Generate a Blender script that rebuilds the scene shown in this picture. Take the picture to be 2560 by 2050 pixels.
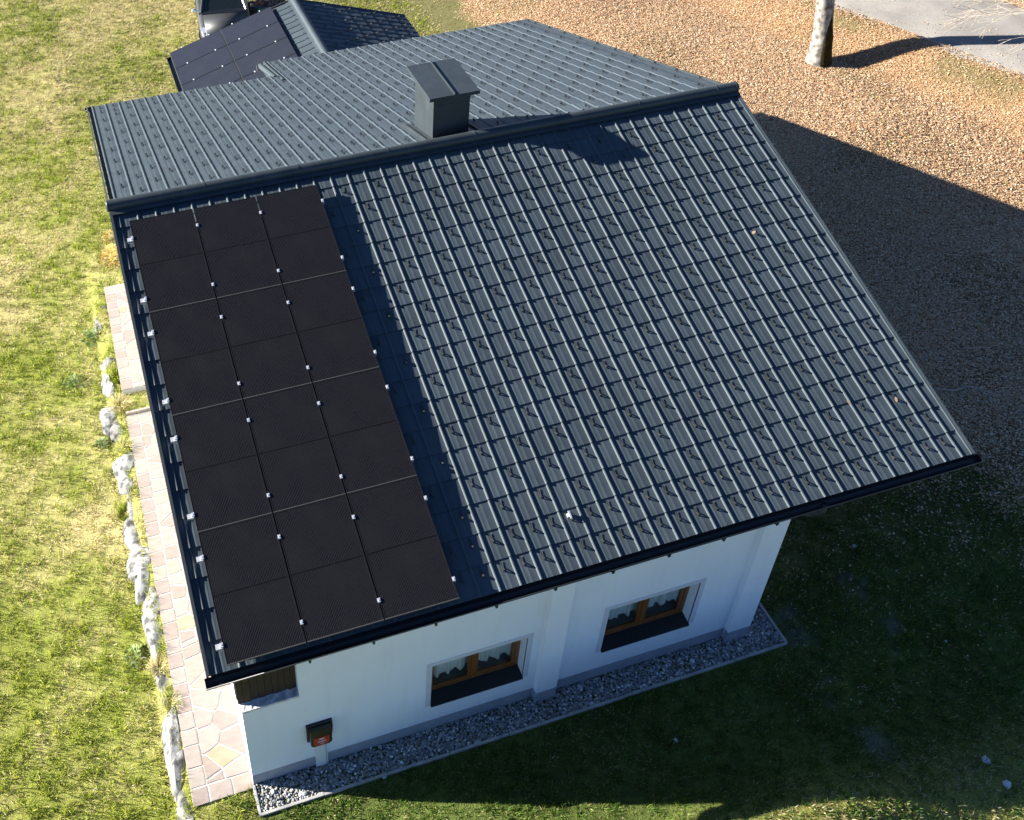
import bpy, math, random
import numpy as np
from mathutils import Matrix, Vector

# ------------------------------------------------------------------ clear, camera, light
for o in list(bpy.data.objects): bpy.data.objects.remove(o)
scene = bpy.context.scene
COL = scene.collection
random.seed(7); RNG = np.random.default_rng(11)
PI = math.pi

Z0 = 5.93                                   # ridge is 5.93 m above the gravel at the wall
CAMR = np.array([[0.956307, -0.291627, -0.020742], [0.196361, 0.588106, 0.784585], [-0.216608, -0.754378, 0.619674]])
CAMC = np.array([-0.227942, -14.609904, 10.454228])
FPX, CX, CY = 2657.403, 871.587, 582.711
PIT = 0.307495
cam = bpy.data.cameras.new('camera'); camo = bpy.data.objects.new('camera', cam); COL.objects.link(camo)
m = Matrix(CAMR.T.tolist()).to_4x4(); m.translation = (CAMC[0], CAMC[1], CAMC[2] + Z0)
camo.matrix_world = m
cam.sensor_width = 36; cam.sensor_fit = 'HORIZONTAL'; cam.lens = FPX / 2560 * 36
cam.shift_x = (1280 - CX) / 2560; cam.shift_y = (CY - 1025) / 2560
cam.clip_start = .1; cam.clip_end = 2000
scene.camera = camo

SUN_AZ, SUN_EL = math.radians(-24), math.radians(20.8)      # direction the light travels, elevation
LDIR = Vector((math.cos(SUN_EL)*math.cos(SUN_AZ), math.cos(SUN_EL)*math.sin(SUN_AZ), -math.sin(SUN_EL)))
sl = bpy.data.lights.new('sun', 'SUN'); sl.energy = 5.0; sl.angle = math.radians(.5); sl.color = (1, .94, .84)
so = bpy.data.objects.new('sun', sl); COL.objects.link(so)
so.rotation_euler = LDIR.to_track_quat('-Z', 'Y').to_euler(); so.location = (-20, 8, 30)
world = bpy.data.worlds.new('World'); scene.world = world; world.use_nodes = True
wn = world.node_tree.nodes; wl = world.node_tree.links
sky = wn.new('ShaderNodeTexSky'); sky.sky_type = 'NISHITA'; sky.sun_disc = False
sky.sun_elevation = SUN_EL
sky.sun_rotation = math.atan2(-LDIR.x, -LDIR.y)               # azimuth of the sun, clockwise from +Y
sky.altitude = 1800; sky.air_density = .75; sky.dust_density = .2; sky.ozone_density = 5
wl.new(sky.outputs[0], wn['Background'].inputs[0]); wn['Background'].inputs[1].default_value = .050
scene.view_settings.view_transform = 'Standard'; scene.view_settings.look = 'None'
scene.view_settings.exposure = 2.0; scene.view_settings.gamma = 1
scene.render.resolution_x, scene.render.resolution_y = 1024, 820

# ------------------------------------------------------------------ helpers
def G(px, py, z):
    """photo pixel -> point on the horizontal plane z (metres above the gravel)"""
    v = CAMR.T @ np.array([(px-CX)/FPX, -(py-CY)/FPX, -1.])
    c = CAMC + np.array([0, 0, Z0]); t = (z - c[2]) / v[2]
    return c + t*v

class MB:
    def __init__(s): s.v = []; s.f = []
    def add(s, vs, fs):
        n = len(s.v); s.v += [tuple(p) for p in vs]; s.f += [tuple(i+n for i in f) for f in fs]
    def box(s, x0, x1, y0, y1, z0, z1, M=None):
        p = [(x, y, z) for z in (z0, z1) for y in (y0, y1) for x in (x0, x1)]
        if M is not None: p = [tuple(M @ Vector(q)) for q in p]
        s.add(p, [(0,2,3,1), (4,5,7,6), (0,1,5,4), (2,6,7,3), (0,4,6,2), (1,3,7,5)])
        return s
    def prism(s, poly, axis, a, b):
        """poly of 2-D points extruded along axis 'x','y','z' from a to b"""
        def P(q, t):
            return {'x': (t, q[0], q[1]), 'y': (q[0], t, q[1]), 'z': (q[0], q[1], t)}[axis]
        n = len(poly); vs = [P(q, a) for q in poly] + [P(q, b) for q in poly]
        fs = [tuple(range(n))[::-1], tuple(range(n, 2*n))] + [(i, (i+1) % n, n+(i+1) % n, n+i) for i in range(n)]
        s.add(vs, fs); return s
    def tube(s, pts, rad, n=8, caps=True):
        pts = [Vector(p) for p in pts]; rings = []
        up = Vector((.13, .31, .94))
        for i, p in enumerate(pts):
            d = (pts[min(i+1, len(pts)-1)] - pts[max(i-1, 0)]).normalized()
            a = d.cross(up)
            if a.length < .05: a = d.cross(Vector((1, 0, 0)))
            a.normalize(); b = d.cross(a)
            r = rad[i] if hasattr(rad, '__len__') else rad
            rings.append([p + (a*math.cos(2*PI*k/n) + b*math.sin(2*PI*k/n))*r for k in range(n)])
        vs = [q for r in rings for q in r]; fs = []
        for i in range(len(pts)-1):
            for k in range(n):
                fs.append((i*n+k, i*n+(k+1) % n, (i+1)*n+(k+1) % n, (i+1)*n+k))
        if caps: fs += [tuple(range(n))[::-1], tuple(range((len(pts)-1)*n, len(pts)*n))]
        s.add(vs, fs); return s
    def mesh(s, name):
        me = bpy.data.meshes.new(name); me.from_pydata(s.v, [], s.f); me.update(); return me
    def build(s, name, mat, parent=None, smooth=False, bevel=0, **kw):
        me = s.mesh(name)
        return link(name, me, mat, parent, smooth, bevel, **kw)

def link(name, me, mat, parent=None, smooth=False, bevel=0, **kw):
    if mat is not None and not me.materials: me.materials.append(M[mat] if isinstance(mat, str) else mat)
    o = bpy.data.objects.new(name, me); COL.objects.link(o)
    if smooth:
        me.shade_smooth() if hasattr(me, 'shade_smooth') else None
        if smooth != True: me.set_sharp_from_angle(angle=math.radians(smooth))
    if bevel:
        b = o.modifiers.new('bevel', 'BEVEL'); b.width = bevel; b.segments = 2; b.limit_method = 'ANGLE'
    if parent is not None:
        o.parent = parent
        o.matrix_parent_inverse = WORLD.get(parent.name, Matrix()).inverted()
    for k, v in kw.items(): o[k] = v
    return o
WORLD = {}
def thing(name, loc, label, cat, group=None):
    o = bpy.data.objects.new(name, None); COL.objects.link(o); o.location = loc; o.empty_display_size = .2
    o['label'] = label; o['category'] = cat
    if group: o['group'] = group
    WORLD[o.name] = Matrix.Translation(loc); return o
def tag(o, label, cat, group=None):
    o['label'] = label; o['category'] = cat
    if group: o['group'] = group
    return o
def fast_mesh(name, verts, faces_flat, loop_tot, cols=None):
    me = bpy.data.meshes.new(name); n = len(verts); nf = len(loop_tot)
    me.vertices.add(n); me.vertices.foreach_set('co', np.asarray(verts, np.float32).ravel())
    me.loops.add(len(faces_flat)); me.loops.foreach_set('vertex_index', np.asarray(faces_flat, np.int32))
    me.polygons.add(nf)
    st = np.concatenate([[0], np.cumsum(loop_tot)[:-1]]).astype(np.int32)
    me.polygons.foreach_set('loop_start', st)
    if cols is not None:
        a = me.color_attributes.new('Col', 'FLOAT_COLOR', 'POINT')
        c = np.concatenate([np.asarray(cols, np.float32), np.ones((n, 1), np.float32)], 1); a.data.foreach_set('color', c.ravel())
    me.update(calc_edges=True); me.validate(); return me

# ------------------------------------------------------------------ materials
M = {}
def mat(name, col, rough=.6, metal=0, var=0, scale=8, bump=0, bscale=40, col2=None, spec=.5, coat=0, stretch=None, detail=4, lo=.35, hi=.65):
    m = bpy.data.materials.new(name); m.use_nodes = True; nt = m.node_tree; N = nt.nodes; L = nt.links
    b = N['Principled BSDF']; b.inputs['Roughness'].default_value = rough; b.inputs['Metallic'].default_value = metal
    b.inputs['Specular IOR Level'].default_value = spec
    b.inputs['Base Color'].default_value = (*col, 1)
    if coat: b.inputs['Coat Weight'].default_value = coat; b.inputs['Coat Roughness'].default_value = .050
    tc = N.new('ShaderNodeNewGeometry'); vec = tc.outputs['Position']
    if stretch:
        mp = N.new('ShaderNodeMapping'); mp.inputs['Scale'].default_value = stretch; L.new(vec, mp.inputs[0]); vec = mp.outputs[0]
    if col2 is None and var: col2 = tuple(max(0, c*(1-var)) for c in col)
    if col2 is not None:
        n = N.new('ShaderNodeTexNoise'); n.inputs['Scale'].default_value = scale; n.inputs['Detail'].default_value = detail; L.new(vec, n.inputs['Vector'])
        r = N.new('ShaderNodeMapRange'); r.inputs[1].default_value = lo; r.inputs[2].default_value = hi; L.new(n.outputs[0], r.inputs[0])
        mx = N.new('ShaderNodeMix'); mx.data_type = 'RGBA'; L.new(r.outputs[0], mx.inputs[0])
        mx.inputs[6].default_value = (*col, 1); mx.inputs[7].default_value = (*col2, 1); L.new(mx.outputs[2], b.inputs['Base Color'])
    if bump:
        n2 = N.new('ShaderNodeTexNoise'); n2.inputs['Scale'].default_value = bscale; n2.inputs['Detail'].default_value = 5; L.new(vec, n2.inputs['Vector'])
        bp = N.new('ShaderNodeBump'); bp.inputs['Strength'].default_value = bump; bp.inputs['Distance'].default_value = .01
        L.new(n2.outputs[0], bp.inputs['Height']); L.new(bp.outputs[0], b.inputs['Normal'])
    M[name] = m; return m
mat('tile_metal', (.054, .072, .086), .56, 0, col2=(.045, .061, .074), scale=3.5, bump=.10, bscale=300, spec=.22)
mat('trim_metal', (.034, .044, .051), .45, 0, var=.18, scale=2.5, spec=.35)
mat('dark_metal', (.009, .013, .015), .4, 0, var=.2, spec=.5)
mat('hook_metal', (.055, .058, .055), .45, .3, var=.3, scale=20)
mat('aluminium', (.80, .81, .83), .38, .6)
mat('panel_frame', (.016, .016, .017), .42, .3, var=.3, scale=15); mat('dusty_frame', (.055, .052, .048), .7, 0, col2=(.05, .05, .05), scale=14)
mat('plaster', (.80, .84, .90), .9, 0, col2=(.77, .81, .87), scale=1.3, bump=.25, bscale=220, spec=.2)
mat('plaster_rough', (.62, .62, .63), .95, 0, col2=(.40, .41, .44), scale=9, bump=.8, bscale=60, spec=.2)
mat('surround_plaster', (.58, .60, .66), .85, 0, var=.05, spec=.2)
mat('plinth_paint', (.33, .35, .41), .8, 0, var=.12, scale=3, bump=.2, bscale=150, spec=.3)
mat('old_wood', (.045, .027, .013), .85, 0, col2=(.018, .012, .008), scale=6, stretch=(14, 14, 1.2), bump=.6, bscale=8, detail=8)
mat('window_wood', (.24, .085, .018), .4, 0, col2=(.17, .058, .012), scale=5, stretch=(1, 1, 8), spec=.5)
mat('sill_metal', (.010, .013, .016), .45, 0, var=.1)
mat('room_dark', (.02, .02, .02), .9)
mat('net_curtain', (.80, .81, .80), .9, 0)
mat('soffit', (.05, .045, .04), .8, 0, var=.2)
mat('mortar', (.46, .44, .40), .95, 0, var=.15, scale=12, bump=.3, bscale=120, spec=.2)
mat('concrete', (.42, .41, .39), .9, 0, col2=(.30, .30, .29), scale=6, bump=.4, bscale=120, spec=.2)
mat('asphalt', (.28, .262, .24), .92, 0, col2=(.21, .198, .182), scale=1.1, bump=.5, bscale=160, spec=.2)
mat('rock', (.27, .265, .255), .9, 0, col2=(.065, .065, .062), scale=7, bump=1, bscale=18, detail=10, lo=.44, hi=.62, spec=.2)
for i, (a, b2) in enumerate([((.255,.205,.175),(.22,.18,.155)), ((.29,.245,.205),(.255,.205,.17)), ((.245,.205,.185),(.28,.24,.21)), ((.30,.245,.175),(.27,.21,.14)), ((.285,.25,.22),(.245,.215,.19)), ((.22,.178,.16),(.255,.21,.185))]):
    mat('flag%d' % i, a, .85, 0, col2=b2, scale=6, bump=.3, bscale=60, spec=.25, stretch=(1, 2.2, 1))
mat('box_black', (.008, .009, .010), .3, 0, spec=.5)
mat('box_red', (.45, .03, .016), .35, 0)
mat('mid_strip', (.0026, .0024, .003), .7, 0, spec=.1)
mat('white_plastic', (.72, .74, .74), .45, 0)
mat('logo_white', (.85, .82, .76), .5, 0)
mat('car_paint', (.030, .032, .035), .5, .1, coat=.1)
mat('car_glass', (.010, .014, .014), .05, 0, spec=.8)
mat('car_lamp', (.75, .77, .82), .08, .7, spec=1)
mat('tyre', (.012, .012, .012), .85)
mat('chrome', (.7, .7, .7), .15, 1)
mat('bark', (.36, .34, .31), .95, 0, col2=(.10, .092, .08), scale=7, stretch=(1, 1, .8), bump=1, bscale=14, detail=8, spec=.1)
mat('moss', (.045, .040, .012), 1, 0, col2=(.020, .014, .006), scale=14, bump=1, bscale=60, spec=.1)
mat('twig', (.42, .37, .31), .9, 0, var=.3, scale=10, spec=.1)
mat('stone_white', (.62, .63, .64), .85, 0, var=.2, bump=.4, spec=.2)
mat('pot', (.05, .055, .06), .7, 0, var=.2)
mat('board', (.36, .30, .25), .85, 0, var=.35, scale=10, bump=.4)
mat('bucket_teal', (.03, .10, .10), .5)

def vary(name, amt):
    nt = M[name].node_tree; b = nt.nodes['Principled BSDF']; src = b.inputs['Base Color']
    oi = nt.nodes.new('ShaderNodeObjectInfo'); r = nt.nodes.new('ShaderNodeMapRange'); r.inputs[3].default_value = 1-amt; r.inputs[4].default_value = 1+amt
    nt.links.new(oi.outputs['Random'], r.inputs[0])
    mx = nt.nodes.new('ShaderNodeMix'); mx.data_type = 'RGBA'; mx.blend_type = 'MULTIPLY'; mx.inputs[0].default_value = 1
    if src.is_linked: nt.links.new(src.links[0].from_socket, mx.inputs[6])
    else: mx.inputs[6].default_value = src.default_value
    nt.links.new(r.outputs[0], mx.inputs[7]); nt.links.new(mx.outputs[2], src)
vary('tile_metal', .10); vary('rock', .25); vary('hook_metal', .35)
def stain(name, col, amt):
    nt = M[name].node_tree; b = nt.nodes['Principled BSDF']; src = b.inputs['Base Color']; N = nt.nodes; L = nt.links
    g = N.new('ShaderNodeNewGeometry'); mp = N.new('ShaderNodeMapping'); mp.inputs['Scale'].default_value = (3.2, 3.2, .35); L.new(g.outputs['Position'], mp.inputs[0])
    n = N.new('ShaderNodeTexNoise'); n.inputs['Scale'].default_value = 1.6; n.inputs['Detail'].default_value = 7; n.inputs['Roughness'].default_value = .65; L.new(mp.outputs[0], n.inputs['Vector'])
    r = N.new('ShaderNodeMapRange'); r.inputs[1].default_value = .52; r.inputs[2].default_value = .80; r.inputs[4].default_value = amt; L.new(n.outputs[0], r.inputs[0])
    mx = N.new('ShaderNodeMix'); mx.data_type = 'RGBA'; L.new(r.outputs[0], mx.inputs[0]); L.new(src.links[0].from_socket, mx.inputs[6]); mx.inputs[7].default_value = (*col, 1); L.new(mx.outputs[2], src)
stain('plaster', (.60, .62, .66), .30); stain('plinth_paint', (.20, .20, .20), .6); stain('tile_metal', (.070, .088, .100), .35); stain('trim_metal', (.060, .072, .08), .5)

def vcol_mat(name, rough=.8, trans=0, spec=.25, var=.25, scale=30):
    m = bpy.data.materials.new(name); m.use_nodes = True; nt = m.node_tree; N = nt.nodes; L = nt.links
    b = N['Principled BSDF']; b.inputs['Roughness'].default_value = rough; b.inputs['Specular IOR Level'].default_value = spec
    a = N.new('ShaderNodeVertexColor'); a.layer_name = 'Col'; L.new(a.outputs[0], b.inputs['Base Color'])
    if trans:
        t = N.new('ShaderNodeBsdfTranslucent'); L.new(a.outputs[0], t.inputs[0])
        mx = N.new('ShaderNodeMixShader'); mx.inputs[0].default_value = trans
        L.new(b.outputs[0], mx.inputs[1]); L.new(t.outputs[0], mx.inputs[2]); L.new(mx.outputs[0], N['Material Output'].inputs[0])
    M[name] = m; return m
vcol_mat('blade', .55, .42, .3); vcol_mat('leaf', .75, .15, .2); vcol_mat('pebble', .75, 0, .3)

def ground_mat():
    m = bpy.data.materials.new('ground'); m.use_nodes = True; nt = m.node_tree; N = nt.nodes; L = nt.links
    b = N['Principled BSDF']; b.inputs['Roughness'].default_value = .95; b.inputs['Specular IOR Level'].default_value = .1
    a = N.new('ShaderNodeVertexColor'); a.layer_name = 'Col'
    g = N.new('ShaderNodeNewGeometry')
    n = N.new('ShaderNodeTexNoise'); n.inputs['Scale'].default_value = 9; n.inputs['Detail'].default_value = 8; n.inputs['Roughness'].default_value = .7; L.new(g.outputs['Position'], n.inputs['Vector'])
    r = N.new('ShaderNodeMapRange'); r.inputs[1].default_value = .3; r.inputs[2].default_value = .7; r.inputs[3].default_value = .55; r.inputs[4].default_value = 1.35; L.new(n.outputs[0], r.inputs[0])
    mx = N.new('ShaderNodeMix'); mx.data_type = 'RGBA'; mx.blend_type = 'MULTIPLY'; mx.inputs[0].default_value = 1
    L.new(a.outputs[0], mx.inputs[6]); L.new(r.outputs[0], mx.inputs[7]); L.new(mx.outputs[2], b.inputs['Base Color'])
    n2 = N.new('ShaderNodeTexNoise'); n2.inputs['Scale'].default_value = 45; n2.inputs['Detail'].default_value = 6; L.new(g.outputs['Position'], n2.inputs['Vector'])
    bp = N.new('ShaderNodeBump'); bp.inputs['Strength'].default_value = .9; bp.inputs['Distance'].default_value = .03
    L.new(n2.outputs[0], bp.inputs['Height']); L.new(bp.outputs[0], b.inputs['Normal']); M['ground'] = m
ground_mat()

def panel_mat(name, pitch, wid, base, line, fade=1):
    """black cells with fine light conductor lines along the panel, object coordinates"""
    m = bpy.data.materials.new(name); m.use_nodes = True; nt = m.node_tree; N = nt.nodes; L = nt.links
    b = N['Principled BSDF']; b.inputs['Roughness'].default_value = .28; b.inputs['Specular IOR Level'].default_value = .25
    tc = N.new('ShaderNodeTexCoord'); sp = N.new('ShaderNodeSeparateXYZ'); L.new(tc.outputs['Object'], sp.inputs[0])
    def mth(op, a, bb=None):
        q = N.new('ShaderNodeMath'); q.operation = op
        for i, v in enumerate((a, bb)):
            if v is None: continue
            if hasattr(v, 'node'): L.new(v, q.inputs[i])
            else: q.inputs[i].default_value = v
        return q.outputs[0]
    fx = mth('FRACT', mth('DIVIDE', sp.outputs[0], pitch)); ln = mth('LESS_THAN', fx, wid/pitch)
    cell = mth('LESS_THAN', mth('FRACT', mth('DIVIDE', mth('ADD', sp.outputs[1], .0), .0935)), .03)
    n = N.new('ShaderNodeTexNoise'); n.inputs['Scale'].default_value = 60; n.inputs['Detail'].default_value = 2; L.new(tc.outputs['Object'], n.inputs['Vector'])
    k = mth('MULTIPLY', ln, mth('MULTIPLY', n.outputs[0], 1.6))
    mx = N.new('ShaderNodeMix'); mx.data_type = 'RGBA'; L.new(mth('MULTIPLY', k, fade), mx.inputs[0])
    mx.inputs[6].default_value = (*base, 1); mx.inputs[7].default_value = (*line, 1)
    mx2 = N.new('ShaderNodeMix'); mx2.data_type = 'RGBA'; L.new(mth('MULTIPLY', cell, .35), mx2.inputs[0]); L.new(mx.outputs[2], mx2.inputs[6]); mx2.inputs[7].default_value = (.006, .006, .008, 1)
    d = N.new('ShaderNodeTexNoise'); d.inputs['Scale'].default_value = 2.2; d.inputs['Detail'].default_value = 6; L.new(tc.outputs['Object'], d.inputs['Vector'])
    dr = N.new('ShaderNodeMapRange'); dr.inputs[1].default_value = .35; dr.inputs[2].default_value = .75; dr.inputs[3].default_value = .22; dr.inputs[4].default_value = .45; L.new(d.outputs[0], dr.inputs[0]); L.new(dr.outputs[0], b.inputs['Roughness'])
    L.new(mx2.outputs[2], b.inputs['Base Color']); M[name] = m
panel_mat('cells', .0215, .006, (.0046, .0043, .0060), (.038, .036, .038))
panel_mat('cells_blue', .06, .02, (.019, .0205, .028), (.027, .029, .037))

def glass_mat():
    m = bpy.data.materials.new('pane_glass'); m.use_nodes = True; nt = m.node_tree; N = nt.nodes; L = nt.links
    for n in list(N):
        if n.type == 'BSDF_PRINCIPLED': N.remove(n)
    gl = N.new('ShaderNodeBsdfGlossy'); gl.inputs['Roughness'].default_value = .03
    tr = N.new('ShaderNodeBsdfTransparent'); tr.inputs[0].default_value = (.9, .94, .93, 1)
    fr = N.new('ShaderNodeFresnel'); fr.inputs[0].default_value = 1.5
    mx = N.new('ShaderNodeMixShader'); L.new(fr.outputs[0], mx.inputs[0]); L.new(tr.outputs[0], mx.inputs[1]); L.new(gl.outputs[0], mx.inputs[2])
    L.new(mx.outputs[0], N['Material Output'].inputs[0]); M['pane_glass'] = m
glass_mat()

# ------------------------------------------------------------------ terrain
def sm(a, b, x):
    t = np.clip((np.asarray(x, float)-a)/(b-a), 0, 1); return t*t*(3-2*t)
def vnoise(x, y, s, seed=0):
    """smooth value noise 0..1, numpy"""
    x = np.asarray(x, float)*s + 37.3 + seed*11.7; y = np.asarray(y, float)*s + 91.1 + seed*5.3
    xi = np.floor(x).astype(np.int64); yi = np.floor(y).astype(np.int64); fx = x-xi; fy = y-yi
    fx = fx*fx*(3-2*fx); fy = fy*fy*(3-2*fy)
    def h(a, b):
        n = (a*374761393 + b*668265263 + seed*1274126177) & 0xffffffff
        n = ((n ^ (n >> 13))*1274126177) & 0xffffffff; n = n ^ (n >> 16)
        return (n & 0xffff)/65535.
    return (h(xi, yi)*(1-fx)+h(xi+1, yi)*fx)*(1-fy) + (h(xi, yi+1)*(1-fx)+h(xi+1, yi+1)*fx)*fy
RA, RB = np.array([22.35, 9.75]), np.array([24.5, 4.5])          # near edge of the road
RD = (RB-RA)/np.linalg.norm(RB-RA); RNv = np.array([-RD[1], RD[0]])
if RNv[0] < 0: RNv = -RNv
ROADW = 3.4; ROADZ = 1.34; ROADT = .10
def road_d(x, y): return (np.asarray(x)-RA[0])*RNv[0] + (np.asarray(y)-RA[1])*RNv[1]   # 0 at near edge, + across
def gz(x, y):
    x = np.asarray(x, float); y = np.asarray(y, float)
    z = -.03 - 1.25*sm(4, 15, y)*(1-sm(9, 17, x)) + .52*sm(0, 5, y)*sm(9, 16, x)
    left = 1-sm(-.98, -.74, x)
    near = sm(-12, -7, y)
    z = z - left*.22*(1-sm(4.6, 7.5, y)) - .05*np.clip(-x-1, 0, 60)
    md = 0
    for a_, mx_, my_, sx_, sy_ in ((1.3, 6.67, -10.4, 2.97, 1.18), (.4, 11.86, -10.3, 2.55, 1.65), (.61, 3.48, -10.41, 1.95, 2.14)):
        md = md + a_*np.exp(-((x-mx_)/sx_)**2 - ((y-my_)/sy_)**2)
    z = z + md*(1-sm(-8.5, -7.5, y))*sm(-.6, 1.0, x)          # low bank added in front of the house, shaped to place the shadow edge
    z = z + (vnoise(x, y, .55, 3)-.5)*.10*sm(.3, 2.5, np.maximum(np.maximum(-.9-x, x-9.6), np.maximum(-7.9-y, y-9)))
    rd = road_d(x, y)
    k = .5*sm(-1.5, -.02, rd) + .5*np.clip((rd+1.45)/1.4, 0, 1)
    z = z*(1-k) + (ROADZ-.03+ROADT*np.clip(rd, 0, 30))*k
    return z
TR1 = [(2010, 1330), (2110, 1440), (2230, 1570), (2290, 1690), (2380, 1830), (2440, 1960)]
TR2 = [(1900, 1470), (1985, 1570), (2060, 1700), (2130, 1830), (2200, 1960)]
TRW = [np.array([G(*p, -.05)[:2] for p in t]) for t in (TR1, TR2)]
def seg_dist(x, y, P):
    d = np.full(np.shape(x), 1e9)
    for a, b in zip(P[:-1], P[1:]):
        ab = b-a; t = np.clip(((x-a[0])*ab[0]+(y-a[1])*ab[1])/(ab@ab), 0, 1)
        d = np.minimum(d, np.hypot(x-a[0]-t*ab[0], y-a[1]-t*ab[1]))
    return d
def dirt(x, y):
    n = vnoise(x, y, 6.5, 5)*.5+vnoise(x, y, 2.6, 7)*.5; n2 = vnoise(x, y, 1.0, 6)
    d = np.minimum(seg_dist(x, y, TRW[0]), seg_dist(x, y, TRW[1])+.05)
    k = np.clip(1.25-d/.32, 0, 1)*np.clip((n*1.1+n2*.7-.95)*4, 0, .8)
    return np.clip(k, 0, 1)
def leafy(x, y):
    n = vnoise(x, y, .5, 8)*2.2 + vnoise(x, y, 1.6, 9)*1.1
    a = sm(9.4, 12.4, x + (n-1.6)) * sm(-6.2, -1.0, y + .35*(x-11) + (n-1.6)*1.2)
    b = sm(12.0, 15.0, x + (n-1.6)*1.3)
    k = np.where(y > 7, np.minimum(a, b), a)
    g = vnoise(x, y, .42, 21)
    verge = np.exp(-((road_d(x, y)+.4)/.5)**2)
    return np.clip(k*(1-.5*np.clip((g-.70)*6, 0, 1))*(1-.75*verge*np.clip((vnoise(x, y, .45, 22)-.45)*8, 0, 1)), 0, 1)
def dry(x, y):
    """how straw-coloured the meadow is"""
    n = vnoise(x, y, .45, 12)*.45 + vnoise(x, y, 1.9, 13)*.55
    return np.clip((n-.5)*1.5 + .32 + .26*sm(-3, 9, y), 0, 1)
xs = np.unique(np.concatenate([np.linspace(-260, -12, 26), np.linspace(-12, -4, 17), np.linspace(-4, 14, 121), np.linspace(14, 32, 121), np.linspace(32, 36, 14), np.linspace(36, 60, 13), np.linspace(60, 300, 25)]))
ys = np.unique(np.concatenate([np.linspace(-200, -16, 20), np.linspace(-16, 16, 214), np.linspace(16, 34, 50), np.linspace(34, 60, 14), np.linspace(60, 320, 27)]))
X, Y = np.meshgrid(xs, ys); Zt = gz(X, Y)
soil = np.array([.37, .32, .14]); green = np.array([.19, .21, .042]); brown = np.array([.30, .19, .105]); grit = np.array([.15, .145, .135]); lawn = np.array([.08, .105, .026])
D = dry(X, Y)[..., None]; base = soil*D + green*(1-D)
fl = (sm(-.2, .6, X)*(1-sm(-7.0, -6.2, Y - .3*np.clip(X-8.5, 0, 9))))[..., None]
base = base*(1-fl) + (lawn*(.7+.6*vnoise(X, Y, 1.1, 30)[..., None]) + np.array([.14, .12, .03])*(1-sm(-10.4, -9.3, Y))[..., None])*fl  # added yellow at the front paints the sunlit strip's brightness into the ground
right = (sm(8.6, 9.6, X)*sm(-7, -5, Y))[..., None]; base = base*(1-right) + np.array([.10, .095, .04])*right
lf = leafy(X, Y)[..., None]; base = base*(1-lf*.9) + brown*lf*.9
dk = dirt(X, Y)[..., None]; base = base*(1-dk) + grit*dk
nx, ny = len(xs), len(ys)
idx = np.arange(nx*ny).reshape(ny, nx)
q = np.stack([idx[:-1, :-1], idx[:-1, 1:], idx[1:, 1:], idx[1:, :-1]], -1).reshape(-1, 4)
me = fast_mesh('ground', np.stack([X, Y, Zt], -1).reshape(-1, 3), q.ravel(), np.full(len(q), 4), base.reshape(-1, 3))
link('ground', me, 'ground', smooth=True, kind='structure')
# road
mb = MB(); n = 90
us = np.linspace(-70, 70, n)
for i, u in enumerate(us):
    for j, w in enumerate((0, .5, ROADW/2, ROADW-.5, ROADW)):
        e = 0 if 0 < j < 4 else (float(vnoise(u, j, .9, 40))-.5)*.55
        p = RA + RD*u + RNv*(w+e); mb.v.append((p[0], p[1], ROADZ + ROADT*max(0, w) + (.03 if j in (1, 2, 3) else -.03)))
for i in range(n-1):
    for j in range(4): mb.f.append((i*5+j, i*5+j+1, (i+1)*5+j+1, (i+1)*5+j))
mb.build('road', 'asphalt', smooth=True, kind='structure')

# ------------------------------------------------------------------ house
CP, SP = math.cos(PIT), math.sin(PIT)
S1, SEAVE, SBACK, SEXT, XEXT = .446, 7.577, 7.617, 9.297, 4.41
XL, XR = -.11, 11.59
WX0, WX1, WY = .24, 8.66, -7.0
house = thing('house', (4.45, 0, 0), 'white plastered house under a dark grey metal tile roof with chimney', 'house')
MF = Matrix(((1, 0, 0, 0), (0, CP, -SP, 0), (0, SP, CP, Z0), (0, 0, 0, 1)))                 # front slope: x, up-slope, normal
MBK = Matrix(((-1, 0, 0, XR), (0, -CP, SP, 0), (0, SP, CP, Z0), (0, 0, 0, 1)))             # back slope
def H(name, mb, mat, **kw): return mb.build(name, mat, house, **kw)
def zroof(y): return Z0 - abs(y)/CP*SP
# walls
def holed_wall(x0, x1, z0, z1, holes, y0, y1):
    mb = MB(); cx = sorted({x0, x1, *[h[0] for h in holes], *[h[1] for h in holes]}); cz = sorted({z0, z1, *[h[2] for h in holes], *[h[3] for h in holes]})
    for a, b in zip(cx[:-1], cx[1:]):
        run = None
        for c, d in zip(cz[:-1], cz[1:]):
            inh = any(h[0] <= a and b <= h[1] and h[2] <= c and d <= h[3] for h in holes)
            if inh:
                if run: mb.box(a, b, y0, y1, *run); run = None
            else: run = (run[0], d) if run else (c, d)
        if run: mb.box(a, b, y0, y1, *run)
    return mb
WINS = [(3.05, 4.57, .725, 1.82), (5.90, 7.46, .775, 1.90)]
LEDGE = 2.14; WTOP = 3.62
mb = holed_wall(1.06, WX1-.02, 0, WTOP, WINS, WY, WY+.26); H('front_wall', mb, 'plaster')
mb = MB().box(WX0, 1.06, WY, WY+.26, -.1, LEDGE-.04); H('front_wall', mb, 'plaster')
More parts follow.
